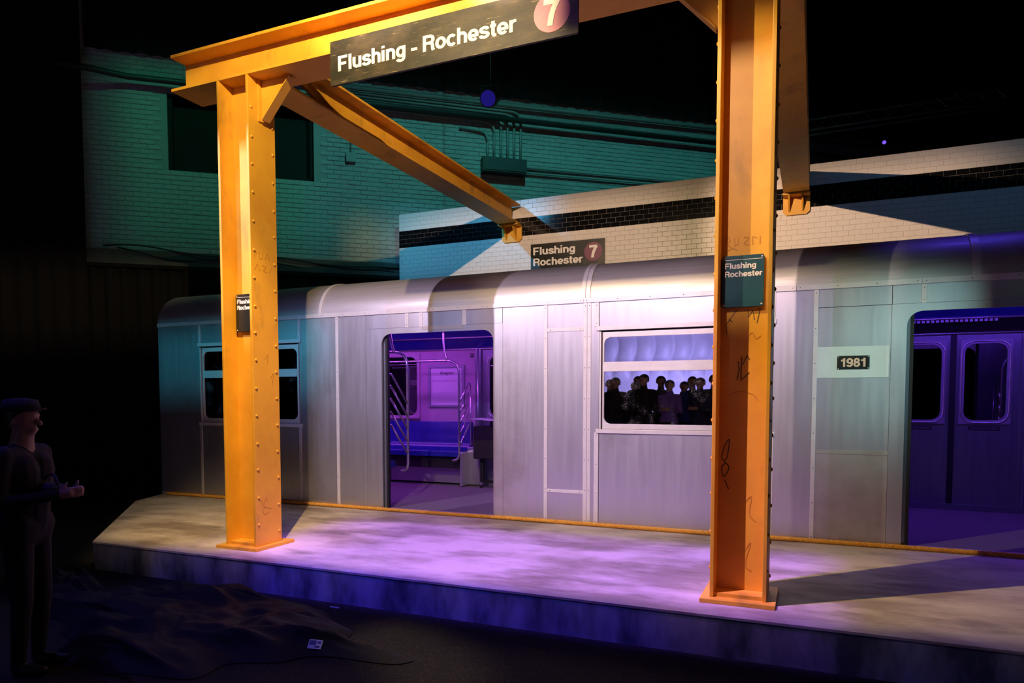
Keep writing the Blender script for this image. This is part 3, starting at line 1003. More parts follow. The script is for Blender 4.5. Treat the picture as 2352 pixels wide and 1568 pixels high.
# cover strips over the joints, each with its screws
screws = MB()


def strip(x0, x1, z0, z1, m=None, y=-.005, sc=True, horiz=None):
    o = obj('cover_strip', MB().box(x0, x1, y, 0.001, z0, z1), m or M['trim'], car, bevel=.0015)
    if sc:
        if x1 - x0 > z1 - z0:
            k = max(2, int((x1 - x0) / .30) + 1)
            for i in range(k): screws.dome((x0 + .03 + (x1 - x0 - .06) * i / (k - 1), y, (z0 + z1) / 2), .0045, (0, -1, 0), .003, 6, 2)
        else:
            k = max(2, int((z1 - z0) / .30) + 1)
            for i in range(k): screws.dome(((x0 + x1) / 2, y, z0 + .03 + (z1 - z0 - .06) * i / (k - 1)), .0045, (0, -1, 0), .003, 6, 2)
    return o


for xa, xb in ((XL, -5.40), (-5.40, -3.24), (-3.24, -2.145), (-2.145, -.17), (-.17, .80), (.80, XR)):
    strip(xa + .001, xb - .001, 2.243, 2.290, y=-.012)
for x in (-7.35, -5.73):
    strip(x - .018, x + .018, 1.99, 2.243)
    strip(x - .018, x + .018, .02, .94)
strip(-5.19, -5.15, .02, 2.243)
for x in (-4.03, -3.49): strip(x - .022, x + .022, 2.083, 2.243)
strip(-4.235, -4.19, 2.083, 2.243)
strip(-2.568, -2.530, .02, 2.243)
strip(-2.530, -2.145, 1.968, 2.006)
strip(-2.530, -2.145, .320, .352)
strip(-2.145, -2.108, .02, 2.243)
strip(-2.104, -2.066, .02, 2.243)
strip(-2.030, -1.985, 2.004, 2.243)
strip(-2.030, -1.985, .02, .945)
strip(-.024, .012, .02, 2.243)
strip(-.378, -.340, .02, .945)
strip(-.378, -.340, 2.004, 2.243)
strip(.012, .585, .800, .835, M['steel_dirty'], sc=False)
strip(.800, .838, 2.083, 2.243)
strip(XL + .004, -4.58, .004, .030, sc=True)
strip(-3.14, .66, .004, .034, sc=True)
tag(obj('screws', screws, M['pipe'], car), kind='stuff')


def window(x0, x1, mglass):
    y0 = 0.0
    wf = obj('window_frame', plate_hole(MB(), x0 + .03, x1 - .03, .985, 1.945, x0 + .045, x1 - .045, 1.035, 1.895, .07, .012, .034, corners=(1, 1, 1, 1)), M['trim'], car)
    obj('transom_bar', MB().box(x0 + .045, x1 - .045, .008, .034, 1.556, 1.650), M['trim'], wf)
    obj('transom_lip', MB().box(x0 + .045, x1 - .045, .002, .008, 1.556, 1.578), M['trim'], wf)
    obj('pane', MB().poly(round_rect(x0 + .044, x1 - .044, 1.650, 1.896, (.001, .001, .07, .07), 5), .022, .026), mglass, wf)
    obj('pane', MB().poly(round_rect(x0 + .044, x1 - .044, 1.034, 1.556, (.07, .07, .001, .001), 5), .022, .026), mglass, wf)
    # black reveal, then the bright outer strips
    rv = MB()
    plate_hole(rv, x0, x1, .965, 1.965, x0 + .028, x1 - .028, .984, 1.946, .004, .02, .045, 1)
    obj('reveal', rv, M['black'], wf)
    obj('side_channel', MB().box(x0 + .004, x0 + .020, -.010, .034, .985, 1.950), M['trim'], wf)
    obj('side_channel', MB().box(x1 - .020, x1 - .004, -.010, .034, .985, 1.950), M['trim'], wf)
    strip(x0 - .03, x1 + .03, 1.962, 2.004, y=-.014)
    strip(x0 - .03, x1 + .03, .942, .982, y=-.016)


window(-7.35, -5.73, M['filmglass'])
window(-1.98, -.36, M['filmglass'])

# ---- curved roof in sections with bands over the seams
def roof_pts(g=0.0, n=14):
    pts = []
    for i in range(n + 1):
        t = math.pi / 2 * i / n
        pts.append((.45 - (.45 + g) * math.cos(t), 2.275 + (.42 + g) * math.sin(t)))
    pts.append((.9, 2.745 + g))
    pts.append((1.3, 2.765 + g))
    back = [(2.6 - y, z) for y, z in pts[::-1]]
    return pts + back[1:]


def roof_section(x0, x1, g0=0.0, g1=-.02, x_full=True):
    a, b_ = roof_pts(g0), roof_pts(g1)
    m = MB()
    k = len(a)
    vs_ = [(x0, y, z) for y, z in a] + [(x1, y, z) for y, z in a] + [(x0, y, z) for y, z in b_] + [(x1, y, z) for y, z in b_]
    fs = []
    for i in range(k - 1):
        fs.append((i, k + i, k + i + 1, i + 1))
        fs.append((2 * k + i, 2 * k + i + 1, 3 * k + i + 1, 3 * k + i))
        fs.append((i, i + 1, 2 * k + i + 1, 2 * k + i))
        fs.append((k + i, 3 * k + i, 3 * k + i + 1, k + i + 1))
    fs.append((0, 2 * k, 3 * k, k))
    fs.append((k - 1, 2 * k - 1, 4 * k - 1, 3 * k - 1))
    return m.add(vs_, fs)


for xa, xb in ((XL, -5.40), (-5.40, -2.125), (-2.125, 1.18), (1.18, XR)):
    smooth_angle(obj('roof_panel', roof_section(xa + .001, xb - .001), M['roof'], car), 40)
for xa, xb in ((-5.43, -5.385), (-2.17, -2.128), (-2.122, -2.078), (1.155, 1.215)):
    smooth_angle(obj('roof_band', roof_section(xa, xb, .010, .001), M['trim'], car), 40)

# ---- hull behind: ends, far side, floor, ceiling
ew = [(.02, FL)] + [(y, z) for y, z in roof_pts(-.02)] + [(2.58, FL)]
for xa, xb in ((XL, XL + .03), (XR - .03, XR)):
    q = MB().poly(ew, xa, xb)
    obj('end_wall', MB().add([(v[1], v[0], v[2]) for v in q.v], q.f), ST, car)
obj('underframe', MB().box(XL + .03, XR - .03, .03, 2.57, FL, -.002), M['black'], car)
obj('car_floor', MB().box(XL + .03, XR - .03, .10, 2.55, -.002, .020), M['rubberfloor'], car)
for a, b_ in (D1, D2):
    obj('door_sill', MB().box(a, b_, .0, .10, 0, .022), M['steel'], car)
LN = M['liner']
FY = 2.55
FD1 = (-4.52, -3.18)
FD2 = (.73, 2.08)
for xa, xb in ((XL + .03, FD1[0] - .09), (FD1[1] + .09, FD2[0] - .09), (FD2[1] + .09, XR - .03)):
    obj('wall_liner', MB().box(xa, xb, FY, FY + .05, .02, 2.25), LN, car)
obj('wall_liner', MB().box(FD1[0] - .09, FD1[1] + .09, FY, FY + .05, 2.03, 2.25), M['doorsteel'], car)
obj('wall_liner', MB().box(FD2[0] - .09, FD2[1] + .09, FY, FY + .05, 2.03, 2.25), M['doorsteel'], car)
cl = MB().box(XL + .03, XR - .03, .40, 2.2, 2.30, 2.33)
obj('car_ceiling', cl, LN, car)
ad = MB()
ad.add([(XL + .03, FY, 2.03), (XR - .03, FY, 2.03), (XR - .03, 2.18, 2.30), (XL + .03, 2.18, 2.30)], [(0, 1, 2, 3)])
obj('ad_cove', ad, M['bluefibre'], car)
ad = MB()
ad.add([(XL + .03, .04, 2.08), (XR - .03, .04, 2.08), (XR - .03, .42, 2.30), (XL + .03, .42, 2.30)], [(3, 2, 1, 0)])
obj('ad_cove', ad, M['bluefibre'], car)
# bright rails that hold the advertising strip along the far wall
for y, z in ((2.532, 2.025), (2.34, 2.175)):
    obj('ad_rail', MB().tube([(XL + .04, y, z), (XR - .04, y, z)], .013, 8), M['chrome'], car, smooth=True)
obj('ad_strip', MB().add([(.70, 2.525, 2.04), (2.2, 2.525, 2.04), (2.2, 2.37, 2.155), (.70, 2.37, 2.155)], [(0, 1, 2, 3)]), M['black'], car)
vent = MB()
for i in range(24):
    vent.box(.72 + i * .046, .75 + i * .046, 2.352, 2.362, 2.135, 2.160)
tag(obj('vent_slots', vent, M['gasket'], car), kind='stuff')
tx = font_text('. Rochester', .99, 2.07, .17, 2.49)
obj('lettering', tx, M['white'], car)
# violet light strips under the ceiling
for xa, xb in ((-7.6, -5.0), (-4.4, -3.0), (-2.2, .3), (.8, 2.9)):
    ls = obj('light_strip', MB().box(xa, xb, 1.60, 1.68, 2.285, 2.30), M['led' if xa < -2.5 else 'led_blue'], car)
for xa, xb in ((-7.6, -4.9),):
    ls = obj('light_strip', MB().box(xa, xb, .72, .80, 2.285, 2.30), M['led'], car)


# ---- far doors
def far_doors(x0, x1, mid):
    for a, b_ in ((x0, mid - .012), (mid + .012, x1)):
        wx0, wx1 = a + (.13 if a == x0 else .10), b_ - (.13 if b_ == x1 else .10)
        lf = obj('door_leaf', plate_hole(MB(), a, b_, .085, 2.03, wx0, wx1, 1.045, 1.905, .10, FY + .005, FY + .035), M['doorsteel'], car)
        obj('window_frame', plate_hole(MB(), wx0 - .045, wx1 + .045, 1.0, 1.95, wx0, wx1, 1.045, 1.905, .10, FY - .008, FY + .005), M['gasket'], lf)
        rim = [(q[0], FY - .008, q[1]) for q in round_rect(wx0 - .028, wx1 + .028, 1.017, 1.933, (.12,) * 4, 8)]
        obj('window_rim', MB().tube(rim + [rim[0]], .010, 6, caps=False), M['chrome'], lf, smooth=True)
        obj('pane', MB().poly(round_rect(wx0 - .002, wx1 + .002, 1.043, 1.907, (.10,) * 4, 6), FY + .012, FY + .018), M['darkglass'], lf)
        xs = (wx0 + wx1) / 2
        stk = obj('warning_sticker', MB().box(xs - .15, xs + .15, FY - .001, FY + .005, .935, .975), M['print'], lf)
        obj('lettering', font_text('! Do not lean on door', xs - .13, .945, .26, FY - .002), M['printgrey'], stk)
    obj('door_gasket', MB().box(mid - .030, mid + .030, FY - .004, FY + .03, .085, 2.03), M['black'], car)
    obj('threshold', MB().box(x0 - .05, x1 + .05, FY - .06, FY + .05, .02, .085), M['doorsteel'], car)
    for xx in (x0 - .09, x1):
        obj('door_post', MB().box(xx, xx + .09, FY - .03, FY + .05, .02, 2.03), M['doorsteel'], car)
        obj('post_bead', MB().tube([(xx + .045, FY - .034, .06), (xx + .045, FY - .034, 2.02)], .010, 6), M['chrome'], car, smooth=True)


far_doors(*FD1, -3.85)
far_doors(*FD2, 1.435)

# open door leaves in their pockets: steel edge with a black rubber nosing
for a, s in ((D1[0], 1), (D1[1], -1), (D2[0], 1), (D2[1], -1)):
    e0, e1, e2 = a - s * .62, a + s * .030, a + s * .058
    show = (s == 1)
    off = 0 if show else -s * .05
    lf = obj('door_leaf', MB().box(min(e0, e1) + off, max(e0, e1) + off, .036, .075, .025, 2.10), M['doorsteel'], car)
    obj('rubber_nosing', MB().box(min(e1, e2) + off, max(e1, e2) + off, .032, .080, .025, 2.10), M['black'], lf, bevel=.004)

# far windows between the doors
for xa, xb in ((-7.25, -5.62), (-1.95, -.40)):
    wf = obj('window_frame', plate_hole(MB(), xa - .05, xb + .05, .96, 1.98, xa, xb, 1.03, 1.93, .12, FY - .012, FY), M['liner'], car)
    obj('pane', MB().poly(round_rect(xa - .01, xb + .01, 1.02, 1.94, (.12,) * 4, 6), FY - .006, FY - .002), M['darkglass'], wf)
    obj('window_sill', MB().box(xa - .05, xb + .05, FY - .05, FY - .012, .985, 1.015), M['liner'], wf)

# poster in a frame
pf = obj('poster_frame', plate_hole(MB(), -5.415, -4.80, 1.165, 1.79, -5.375, -4.84, 1.195, 1.755, .004, FY - .03, FY - .002, 1), M['gasket'], car)
obj('poster', MB().box(-5.378, -4.838, FY - .012, FY - .008, 1.192, 1.758), M['poster'], pf)
obj('lettering', font_text('Anagram', -5.215, 1.655, .235, FY - .013, bold=.012), M['print'], pf)
obj('lettering', font_text('Gilt Favor, Vaunt In Years And', -5.35, 1.545, .50, FY - .013), M['printgrey'], pf)
obj('rule', MB().box(-5.35, -4.87, FY - .013, FY - .012, 1.373, 1.376), M['printgrey'], pf)
sg = obj('notice_plate', MB().box(-4.705, -4.650, FY - .006, FY - .001, 1.900, 1.955), M['print'], car)
obj('lettering', font_text('PD', -4.698, 1.916, .040, FY - .008), M['poster'], sg)


# ---- benches
def bench(x0, x1, back, front, sgn):
    """sgn = -1: the seat faces -Y (far side); +1: faces +Y (near side)"""
    prof = [(0, .93), (.03, .945), (.06, .93), (.085, .80), (.10, .66), (.13, .575), (.19, .535), (.34, .53), (.44, .535), (.465, .52), (.465, .455), (.44, .45), (.12, .45), (.04, .60), (0, .80)]
    y = lambda d: back + sgn * d * abs(front - back) / .465
    m = MB()
    k = len(prof)
    fr_ = [(0, 0), (1, 0)]
    vs_ = [(x0, y(a), z) for a, z in prof] + [(x1, y(a), z) for a, z in prof]
    fs = [(i, (i + 1) % k, (i + 1) % k + k, i + k) for i in range(k)]
    fs += [tuple(range(k))[::-1], tuple(range(k, 2 * k))]
    if sgn < 0: fs = [f[::-1] for f in fs]
    m.add(vs_, fs)
    o = smooth_angle(obj('bench_shell', m, M['bluefibre'], car), 50)
    n_ = int(round((x1 - x0) / .44))
    for i in range(1, n_):
        xx = x0 + (x1 - x0) * i / n_
        obj('seat_divider', MB().box(xx - .006, xx + .006, *sorted((y(.14), y(.46))), .50, .538), M['bluefibre'], o)
    obj('under_seat_shade', MB().box(x0, x1 - .02, *sorted((y(.16), y(.40))), .28, .45), M['black'], o)  # black block stands for the shadow between seat and kick panel
    obj('kick_panel', MB().box(x0, x1 + .02, *sorted((y(.0), y(.22))), .045, .30), M['steel'], o)
    return o


bench(-7.45, -4.66, 2.545, 2.09, -1)
bench(-7.45, -4.70, .045, .50, 1)
bench(-2.9, .45, 2.545, 2.09, -1)
bench(2.36, 4.3, 2.545, 2.09, -1)
obj('end_pillar', MB().chbox(-4.655, -4.615, 2.10, 2.545, .03, .52, .01), M['steel'], car)
obj('heater_box', MB().chbox(-4.655, -4.45, 2.33, 2.545, .03, .58, .008), M['steel'], car)


# ---- grab rails at the bench ends: curved pole, top rail, hanger and slanting bars
def grab_rail(x, yp, ywall, direc, xfar, ztop=1.83, zb=.44):
    """direc = -1: the top rail runs toward -X"""
    r = .017
    arcp = [(x - .0, yp, zb + .06)] + [(x, yp, z) for z in (.7, 1.2, ztop - .22)]
    bend = bez((x, yp, ztop - .22), (x, yp, ztop - .06), (x + direc * .06, yp, ztop), (x + direc * .22, yp, ztop), 8)
    hook = [(x + direc * .11, yp, zb - .035), (x + direc * .06, yp, zb - .03), (x + direc * .02, yp, zb - .005), (x, yp, zb + .06)]
    path = hook[:-1] + arcp + bend[1:] + [(xfar, yp, ztop)]
    po = obj('grab_rail', MB().tube(path, r, 10), M['chrome'], car, smooth=True)
    hx = x + direc * .19
    obj('rail_hanger', MB().tube(bez((hx, yp, ztop), (hx + direc * .05, yp, ztop + .12), (hx + direc * .06, yp, ztop + .2), (hx + direc * .055, yp, 2.31), 8), r * 1.05, 10), M['chrome'], po, smooth=True)
    dy = ywall - yp
    for k in range(5):
        z0 = .60 + k * .155
        yy = yp + dy * .75
        tip = [(x, yp, z0), (x, yp + dy * .62, z0 + abs(dy) * .62)]
        if k == 4: tip = [(x, yp, z0), (x, yp + dy * .58, z0 + abs(dy) * .58), (x, yp + dy * .70, z0 + abs(dy) * .60), (x, yp + dy * .74, z0 + abs(dy) * .5)]
        obj('slant_bar', MB().tube(tip, .0125, 8), M['chrome'], po, smooth=True)
    obj('end_post', MB().tube([(x, yp + dy * .74, .60), (x, yp + dy * .74, .60 + 4 * .155 + abs(dy) * .5)], .010, 8), M['chrome'], po, smooth=True)


grab_rail(-4.64, 2.06, 2.55, -1, -7.3)
grab_rail(-4.62, .66, .05, -1, -7.3, 1.865, .42)
grab_rail(2.30, .66, .05, 1, 4.2, 1.865, .42)
grab_rail(2.33, 2.06, 2.55, 1, 4.2)
grab_rail(.52, .66, .05, -1, -2.6, 1.865, .42)

# ---- black rolling stand inside the first door
ct = thing('rolling_stand', (-4.2, 2.22, .02), 'black rolling stand with a pale tilted top inside the open train door', 'stand')
obj('case', MB().chbox(-4.42, -3.98, 2.06, 2.34, .44, .90, .012), M['black'], ct)
tp = MB().box(-4.44, -3.96, 2.02, 2.38, 0, .012)
obj('top', MB().add([(v[0], v[1], .985 + v[2] - (v[0] + 4.2) * .06) for v in tp.v], tp.f), M['poster'], ct)
obj('top_post', MB().tube([(-4.2, 2.2, .90), (-4.2, 2.2, .985)], .015, 8), M['black'], ct, smooth=True)
obj('base_bar', MB().chbox(-4.36, -4.04, 2.18, 2.22, .09, .13, .005), M['black'], ct)
for xx in (-4.34, -4.06):
    obj('leg', MB().chbox(xx - .03, xx + .03, 2.17, 2.23, .10, .44, .005), M['black'], ct)
    cs = obj('caster', MB().tube([(xx - .012, 2.16, .046), (xx + .012, 2.16, .046)], .026, 12), M['black'], ct)
    obj('caster_fork', MB().box(xx - .018, xx + .018, 2.15, 2.17, .05, .10), M['chrome'], cs)

# ---- rope along the foot of the train
rp = MB()
X0, X1, pit, rr = -7.95, 4.3, .066, .0105
ns = int((X1 - X0) / pit * 7)
for s in range(3):
    path = []
    for i in range(ns + 1):
        x = X0 + (X1 - X0) * i / ns
        a = 2 * math.pi * ((x - X0) / pit + s / 3)
        path.append((x, -.036 + .0115 * math.cos(a) + .006 * math.sin(x * 1.7), .0225 + .0115 * math.sin(a)))
    rp.tube(path, rr, 5)
tag(obj('rope', rp, M['rope'], smooth=True, base=(-2, -.03, 0)), 'yellow twisted rope laid along the foot of the train', 'rope')

# ================================================================== things on the dark floor
def crumple(s0, s1, t0, t1, org, du, dv, h, seed, nx=70, ny=46):
    g = np.random.default_rng(seed)
    U, V = np.meshgrid(np.linspace(0, 1, nx), np.linspace(0, 1, ny))
    H = np.zeros_like(U)
    for k in range(26):
        a = g.uniform(-.5, .5) + (math.pi / 2 if k % 4 == 0 else 0)
        f = g.uniform(2, 11)
        ph = g.uniform(0, 6.28)
        q = np.abs(np.sin((U * math.sin(a) + V * math.cos(a)) * f * 1.6 + ph + .7 * np.sin(U * 5 + ph)))
        H += (1 - q) ** 2.2 * g.uniform(.3, 1) / (1 + .1 * f)
    H /= H.max()
    ed = np.minimum(np.minimum(U, 1 - U), np.minimum(V, 1 - V))
    edge = np.clip(ed * 9, 0, 1)
    wob = .06 * np.sin(V * 9 + seed) + .03 * np.sin(V * 23)
    wob2 = .05 * np.sin(U * 8 + seed) + .03 * np.sin(U * 19)
    vs_ = []
    for j in range(ny):
        for i in range(nx):
            u, v = U[j, i] + wob[j, i], V[j, i] + wob2[j, i]
            p_ = Vector(org) + Vector(du) * u + Vector(dv) * v
            vs_.append((p_.x, p_.y, FL + .006 + h * H[j, i] * edge[j, i] + .02 * edge[j, i]))
    fs = [(j * nx + i, j * nx + i + 1, (j + 1) * nx + i + 1, (j + 1) * nx + i) for j in range(ny - 1) for i in range(nx - 1)]
    return MB().add(vs_, fs)


tarp_o = tag(obj('tarpaulin', crumple(0, 1, 0, 1, (-3.60, -4.20, 0), (1.38, .92, 0), (-1.9, .78, 0), .16, 3, 90, 60), M['tarp'], smooth=True, base=(-4, -3.7, FL)),
             'crumpled black tarpaulin spread on the dark floor in front of the platform', 'tarpaulin')
tag(obj('tarpaulin', crumple(0, 1, 0, 1, (-5.75, -3.45, 0), (.95, .12, 0), (-.75, .55, 0), .12, 8, 50, 40), M['tarp'], smooth=True, base=(-5.6, -3.2, FL)),
    'smaller heap of black cloth on the floor beside the left end of the platform', 'tarpaulin')
ok_, hit_, nrm_, _ = tarp_o.ray_cast(Vector((-2.73, -3.45, 2)) - tarp_o.location, Vector((0, 0, -1)))
cz_ = (tarp_o.location + hit_) if ok_ else Vector((-2.73, -3.45, FL + .05))
kc = thing('printed_card', cz_, 'small pale printed card lying on the black tarpaulin', 'card')
nv = ((nrm_ if ok_ else Vector((0, 0, 1))) + Vector((.35, -.7, .6))).normalized()
a = Vector((.918, .397, -.12)); a = (a - nv * a.dot(nv)).normalized()
u = nv.cross(a).normalized()


def cardq(s0, s1, t0, t1, lift):
    P = [cz_ + u * .028 + a * q[0] + u * q[1] + nv * .008 for q in ((s0, t0), (s1, t0), (s1, t1), (s0, t1))]
    return MB().add([p_ + nv * lift for p_ in P] + [p_ + nv * (lift - .001) for p_ in P], [(0, 1, 2, 3), (7, 6, 5, 4), (0, 4, 5, 1), (1, 5, 6, 2), (2, 6, 7, 3), (3, 7, 4, 0)])


obj('paper', cardq(-.042, .042, -.03, .03, .001), M['card'], kc)
obj('printed_picture', cardq(-.036, .004, -.006, .024, .002), M['cardprint'], kc)
obj('printed_block', cardq(.012, .032, .004, .022, .002), M['cardprint'], kc)
obj('printed_block', cardq(.000, .030, -.022, -.010, .002), M['cardprint'], kc)
tag(obj('paper_strip', MB().box(-3.25, -3.17, -2.64, -2.628, FL, FL + .006), M['card'], base=(-3.2, -2.63, FL)), 'thin white strip lying on the floor at the foot of the platform', 'litter')

# ================================================================== stage lanterns and added light masks
def aperture_globe(center, r, test, da=3.0):
    m = MB()
    n_, k = int(360 / da), int(180 / da)
    vs_ = []
    for j in range(k + 1):
        el = R(-90 + j * da)
        for i in range(n_):
            az = R(i * da)
            vs_.append((center.x + r * math.cos(el) * math.sin(az), center.y + r * math.cos(el) * math.cos(az), center.z + r * math.sin(el)))
    fs = []
    for j in range(k):
        for i in range(n_):
            azc = ((i + .5) * da + 180) % 360 - 180
            elc = -90 + (j + .5) * da
            if not test(azc, elc):
                a_, b_ = j * n_ + i, j * n_ + (i + 1) % n_
                fs.append((a_, b_, b_ + n_, a_ + n_))
    return m.add(vs_, fs)


def key_window(az, el):  # directions in which the added globe lets key light out
    if abs(az) > 72: return False
    if 5 < az < 60 and -80 < el < -73: return True  # slot cut to put a warm patch on the floor
    d_ = (math.cos(R(el)) * math.cos(R(az)), math.sin(R(el)))
    if d_[0] < 1e-4 or 4.7 + 1.66 / d_[0] * d_[1] < 0.30: return False      # added globe blocks key light below the platform edge
    if az < -44 and el < -20:
        gx, gy = KEY.x + 4.7 / math.tan(R(-el)) * math.sin(R(az)), KEY.y + 4.7 / math.tan(R(-el)) * math.cos(R(az))
        if gx + gy < -8.55: return False                                     # added globe blocks key light past the cut end of the platform
    if az < -44: return el < -36.5 or -16.5 < el < -9.5
    if az < -31: return el < -9.5
    if az > 46: return el < -18
    if az > 31.5 and -24.5 < el < -11: return False
    return el < -2.6


kl = thing('stage_lantern', KEY, 'unseen black globe added around the key lamp, cut open to shape its light', 'stage lantern')
obj('light_mask_globe', aperture_globe(KEY, .40, key_window, 1.5), M['fixture'], kl)  # added unseen globe masks the key light outside its opening
obj('hanging_rod', MB().tube([KEY + Vector((0, 0, .40)), KEY + Vector((0, 0, 5.5))], .02, 8), M['fixture'], kl)


WHERE = {'train_lamp': 'far left front, aimed at the first train door', 'train_lamp_east': 'right front, aimed at the right column',
         'violet_lamp': 'straight above the platform edge', 'blue_lamp': 'in front of the platform, aimed down at its riser', 'teal_lamp': 'far left, aimed at the left end of the train',
         'sky_blue_lamp': 'left front, aimed at the panels beside the first door', 'mint_lamp': 'right front, aimed at the number plate', 'lilac_lamp': 'centre front, aimed at the middle of the train',
         'green_wall_lamp': 'high at left, aimed at the boarded window', 'teal_wall_lamp': 'high above the train, aimed at the conduits', 'cyan_wall_lamp': 'high at left, aimed at the end of the tiled wall', 'slate_wall_fill': 'high at right, aimed at the right end of the tiled wall', 'lilac_backdrop_lamp': 'low behind the crowd, aimed at the backdrop'}
for name, L, Q, u_, v_ in LIGHT_MASKS:
    t = thing('added_lantern', L, 'unseen black lantern added to shape light, ' + WHERE[name], 'stage lantern', 'added lanterns out of frame that shape the light')
    cu = [(q - L).dot(u_) for q in Q]; cv = [(q - L).dot(v_) for q in Q]
    n_ = u_.cross(v_)
    dpt = (Q[0] - L).dot(n_)
    a0, a1, b0, b1 = min(cu), max(cu), min(cv), max(cv)
    sg_ = 1 if dpt > 0 else -1
    cen_ = L - (sum(Q, Vector()) / 4 - L) * .14
    near = [cen_ + u_ * a_ + v_ * b_ for a_, b_ in ((-.08, -.08), (.08, -.08), (.08, .08), (-.08, .08))]
    far = [L + n_ * dpt + u_ * a_ + v_ * b_ for a_, b_ in ((a0, b0), (a1, b0), (a1, b1), (a0, b1))]
    fm = MB().add(near + far, [(0, 1, 5, 4), (1, 2, 6, 5), (2, 3, 7, 6), (3, 0, 4, 7), (3, 2, 1, 0)])
    obj('light_mask_snoot', fm, M['fixture'], t)  # added unseen snoot trims the lamp's light to its rectangle
    ax = (sum(Q, Vector()) / 4 - L).normalized()
    obj('lamp_house', MB().tube([L - ax * .14, L - ax * .20, L - ax * .45], [.09, .11, .08], 14), M['fixture'], t)
    top = 10.19 if name != 'lilac_backdrop_lamp' else FL
    obj('mounting_rod', MB().tube([L - ax * .25, Vector((L.x - ax.x * .25, L.y - ax.y * .25, top))], .01, 6), M['fixture'], t)


def par_can(P, aim, material, label, size=.14):
    t = thing('stage_lantern', P, label, 'stage lantern', 'stage lanterns under the roof')
    d = (Vector(aim) - Vector(P)).normalized()
    P = Vector(P)
    obj('can', MB().tube([P, P - d * size * 1.6, P - d * size * 2.2], [size, size * .95, size * .5], 16), M['fixture'], t, smooth=False)
    obj('lens', MB().tube([P + d * .001, P + d * .012], size * .86, 16), material, t)
    up = Vector((0, 0, 1))
    sd = d.cross(up).normalized() * size * 1.15
    c = P - d * size
    obj('yoke', MB().tube([c - sd, c - sd + up * size * 1.5, c + sd + up * size * 1.5, c + sd], size * .08, 6), M['fixture'], t)
    obj('hanging_rod', MB().tube([c + up * size * 1.5, Vector((c.x, c.y, 10.19))], .006, 6), M['fixture'], t)
    return t


par_can((-4.16, 2.03, 5.36), (-3.0, -5.0, 2.2), M['lens'], 'black stage lantern with a dim blue lens high above the tiled wall', .12)
par_can((1.0, 7.0, 5.68), (0.2, -6.0, 1.5), M['lens2'], 'tiny far stage lantern with a violet lens right of the right column', .035)
tr = thing('lighting_truss', (.3, 6.7, 5.9), 'faint dark lighting truss hanging above the tiled wall at right', 'truss')
for i, (dy, dz) in enumerate(((0, 0), (.25, 0), (.12, .22))):
    obj('chord', MB().tube([(-1.2, 6.7 + dy, 5.95 + dz), (2.6, 6.9 + dy, 6.05 + dz)], .02, 6), M['conduit'], tr, smooth=True)
for i in range(14):
    x = -1.1 + i * .27
    zz = 5.96 + (x + 1.1) * .026
    obj('lacing', MB().tube([(x, 6.71, zz), (x + .13, 6.84, zz + .215), (x + .26, 6.72, zz)], .008, 5), M['conduit'], tr)
for x in (-.8, 2.2):
    obj('drop_cable', MB().tube([(x, 6.84, 6.2), (x, 6.84, 10.19)], .008, 5), M['fixture'], tr)

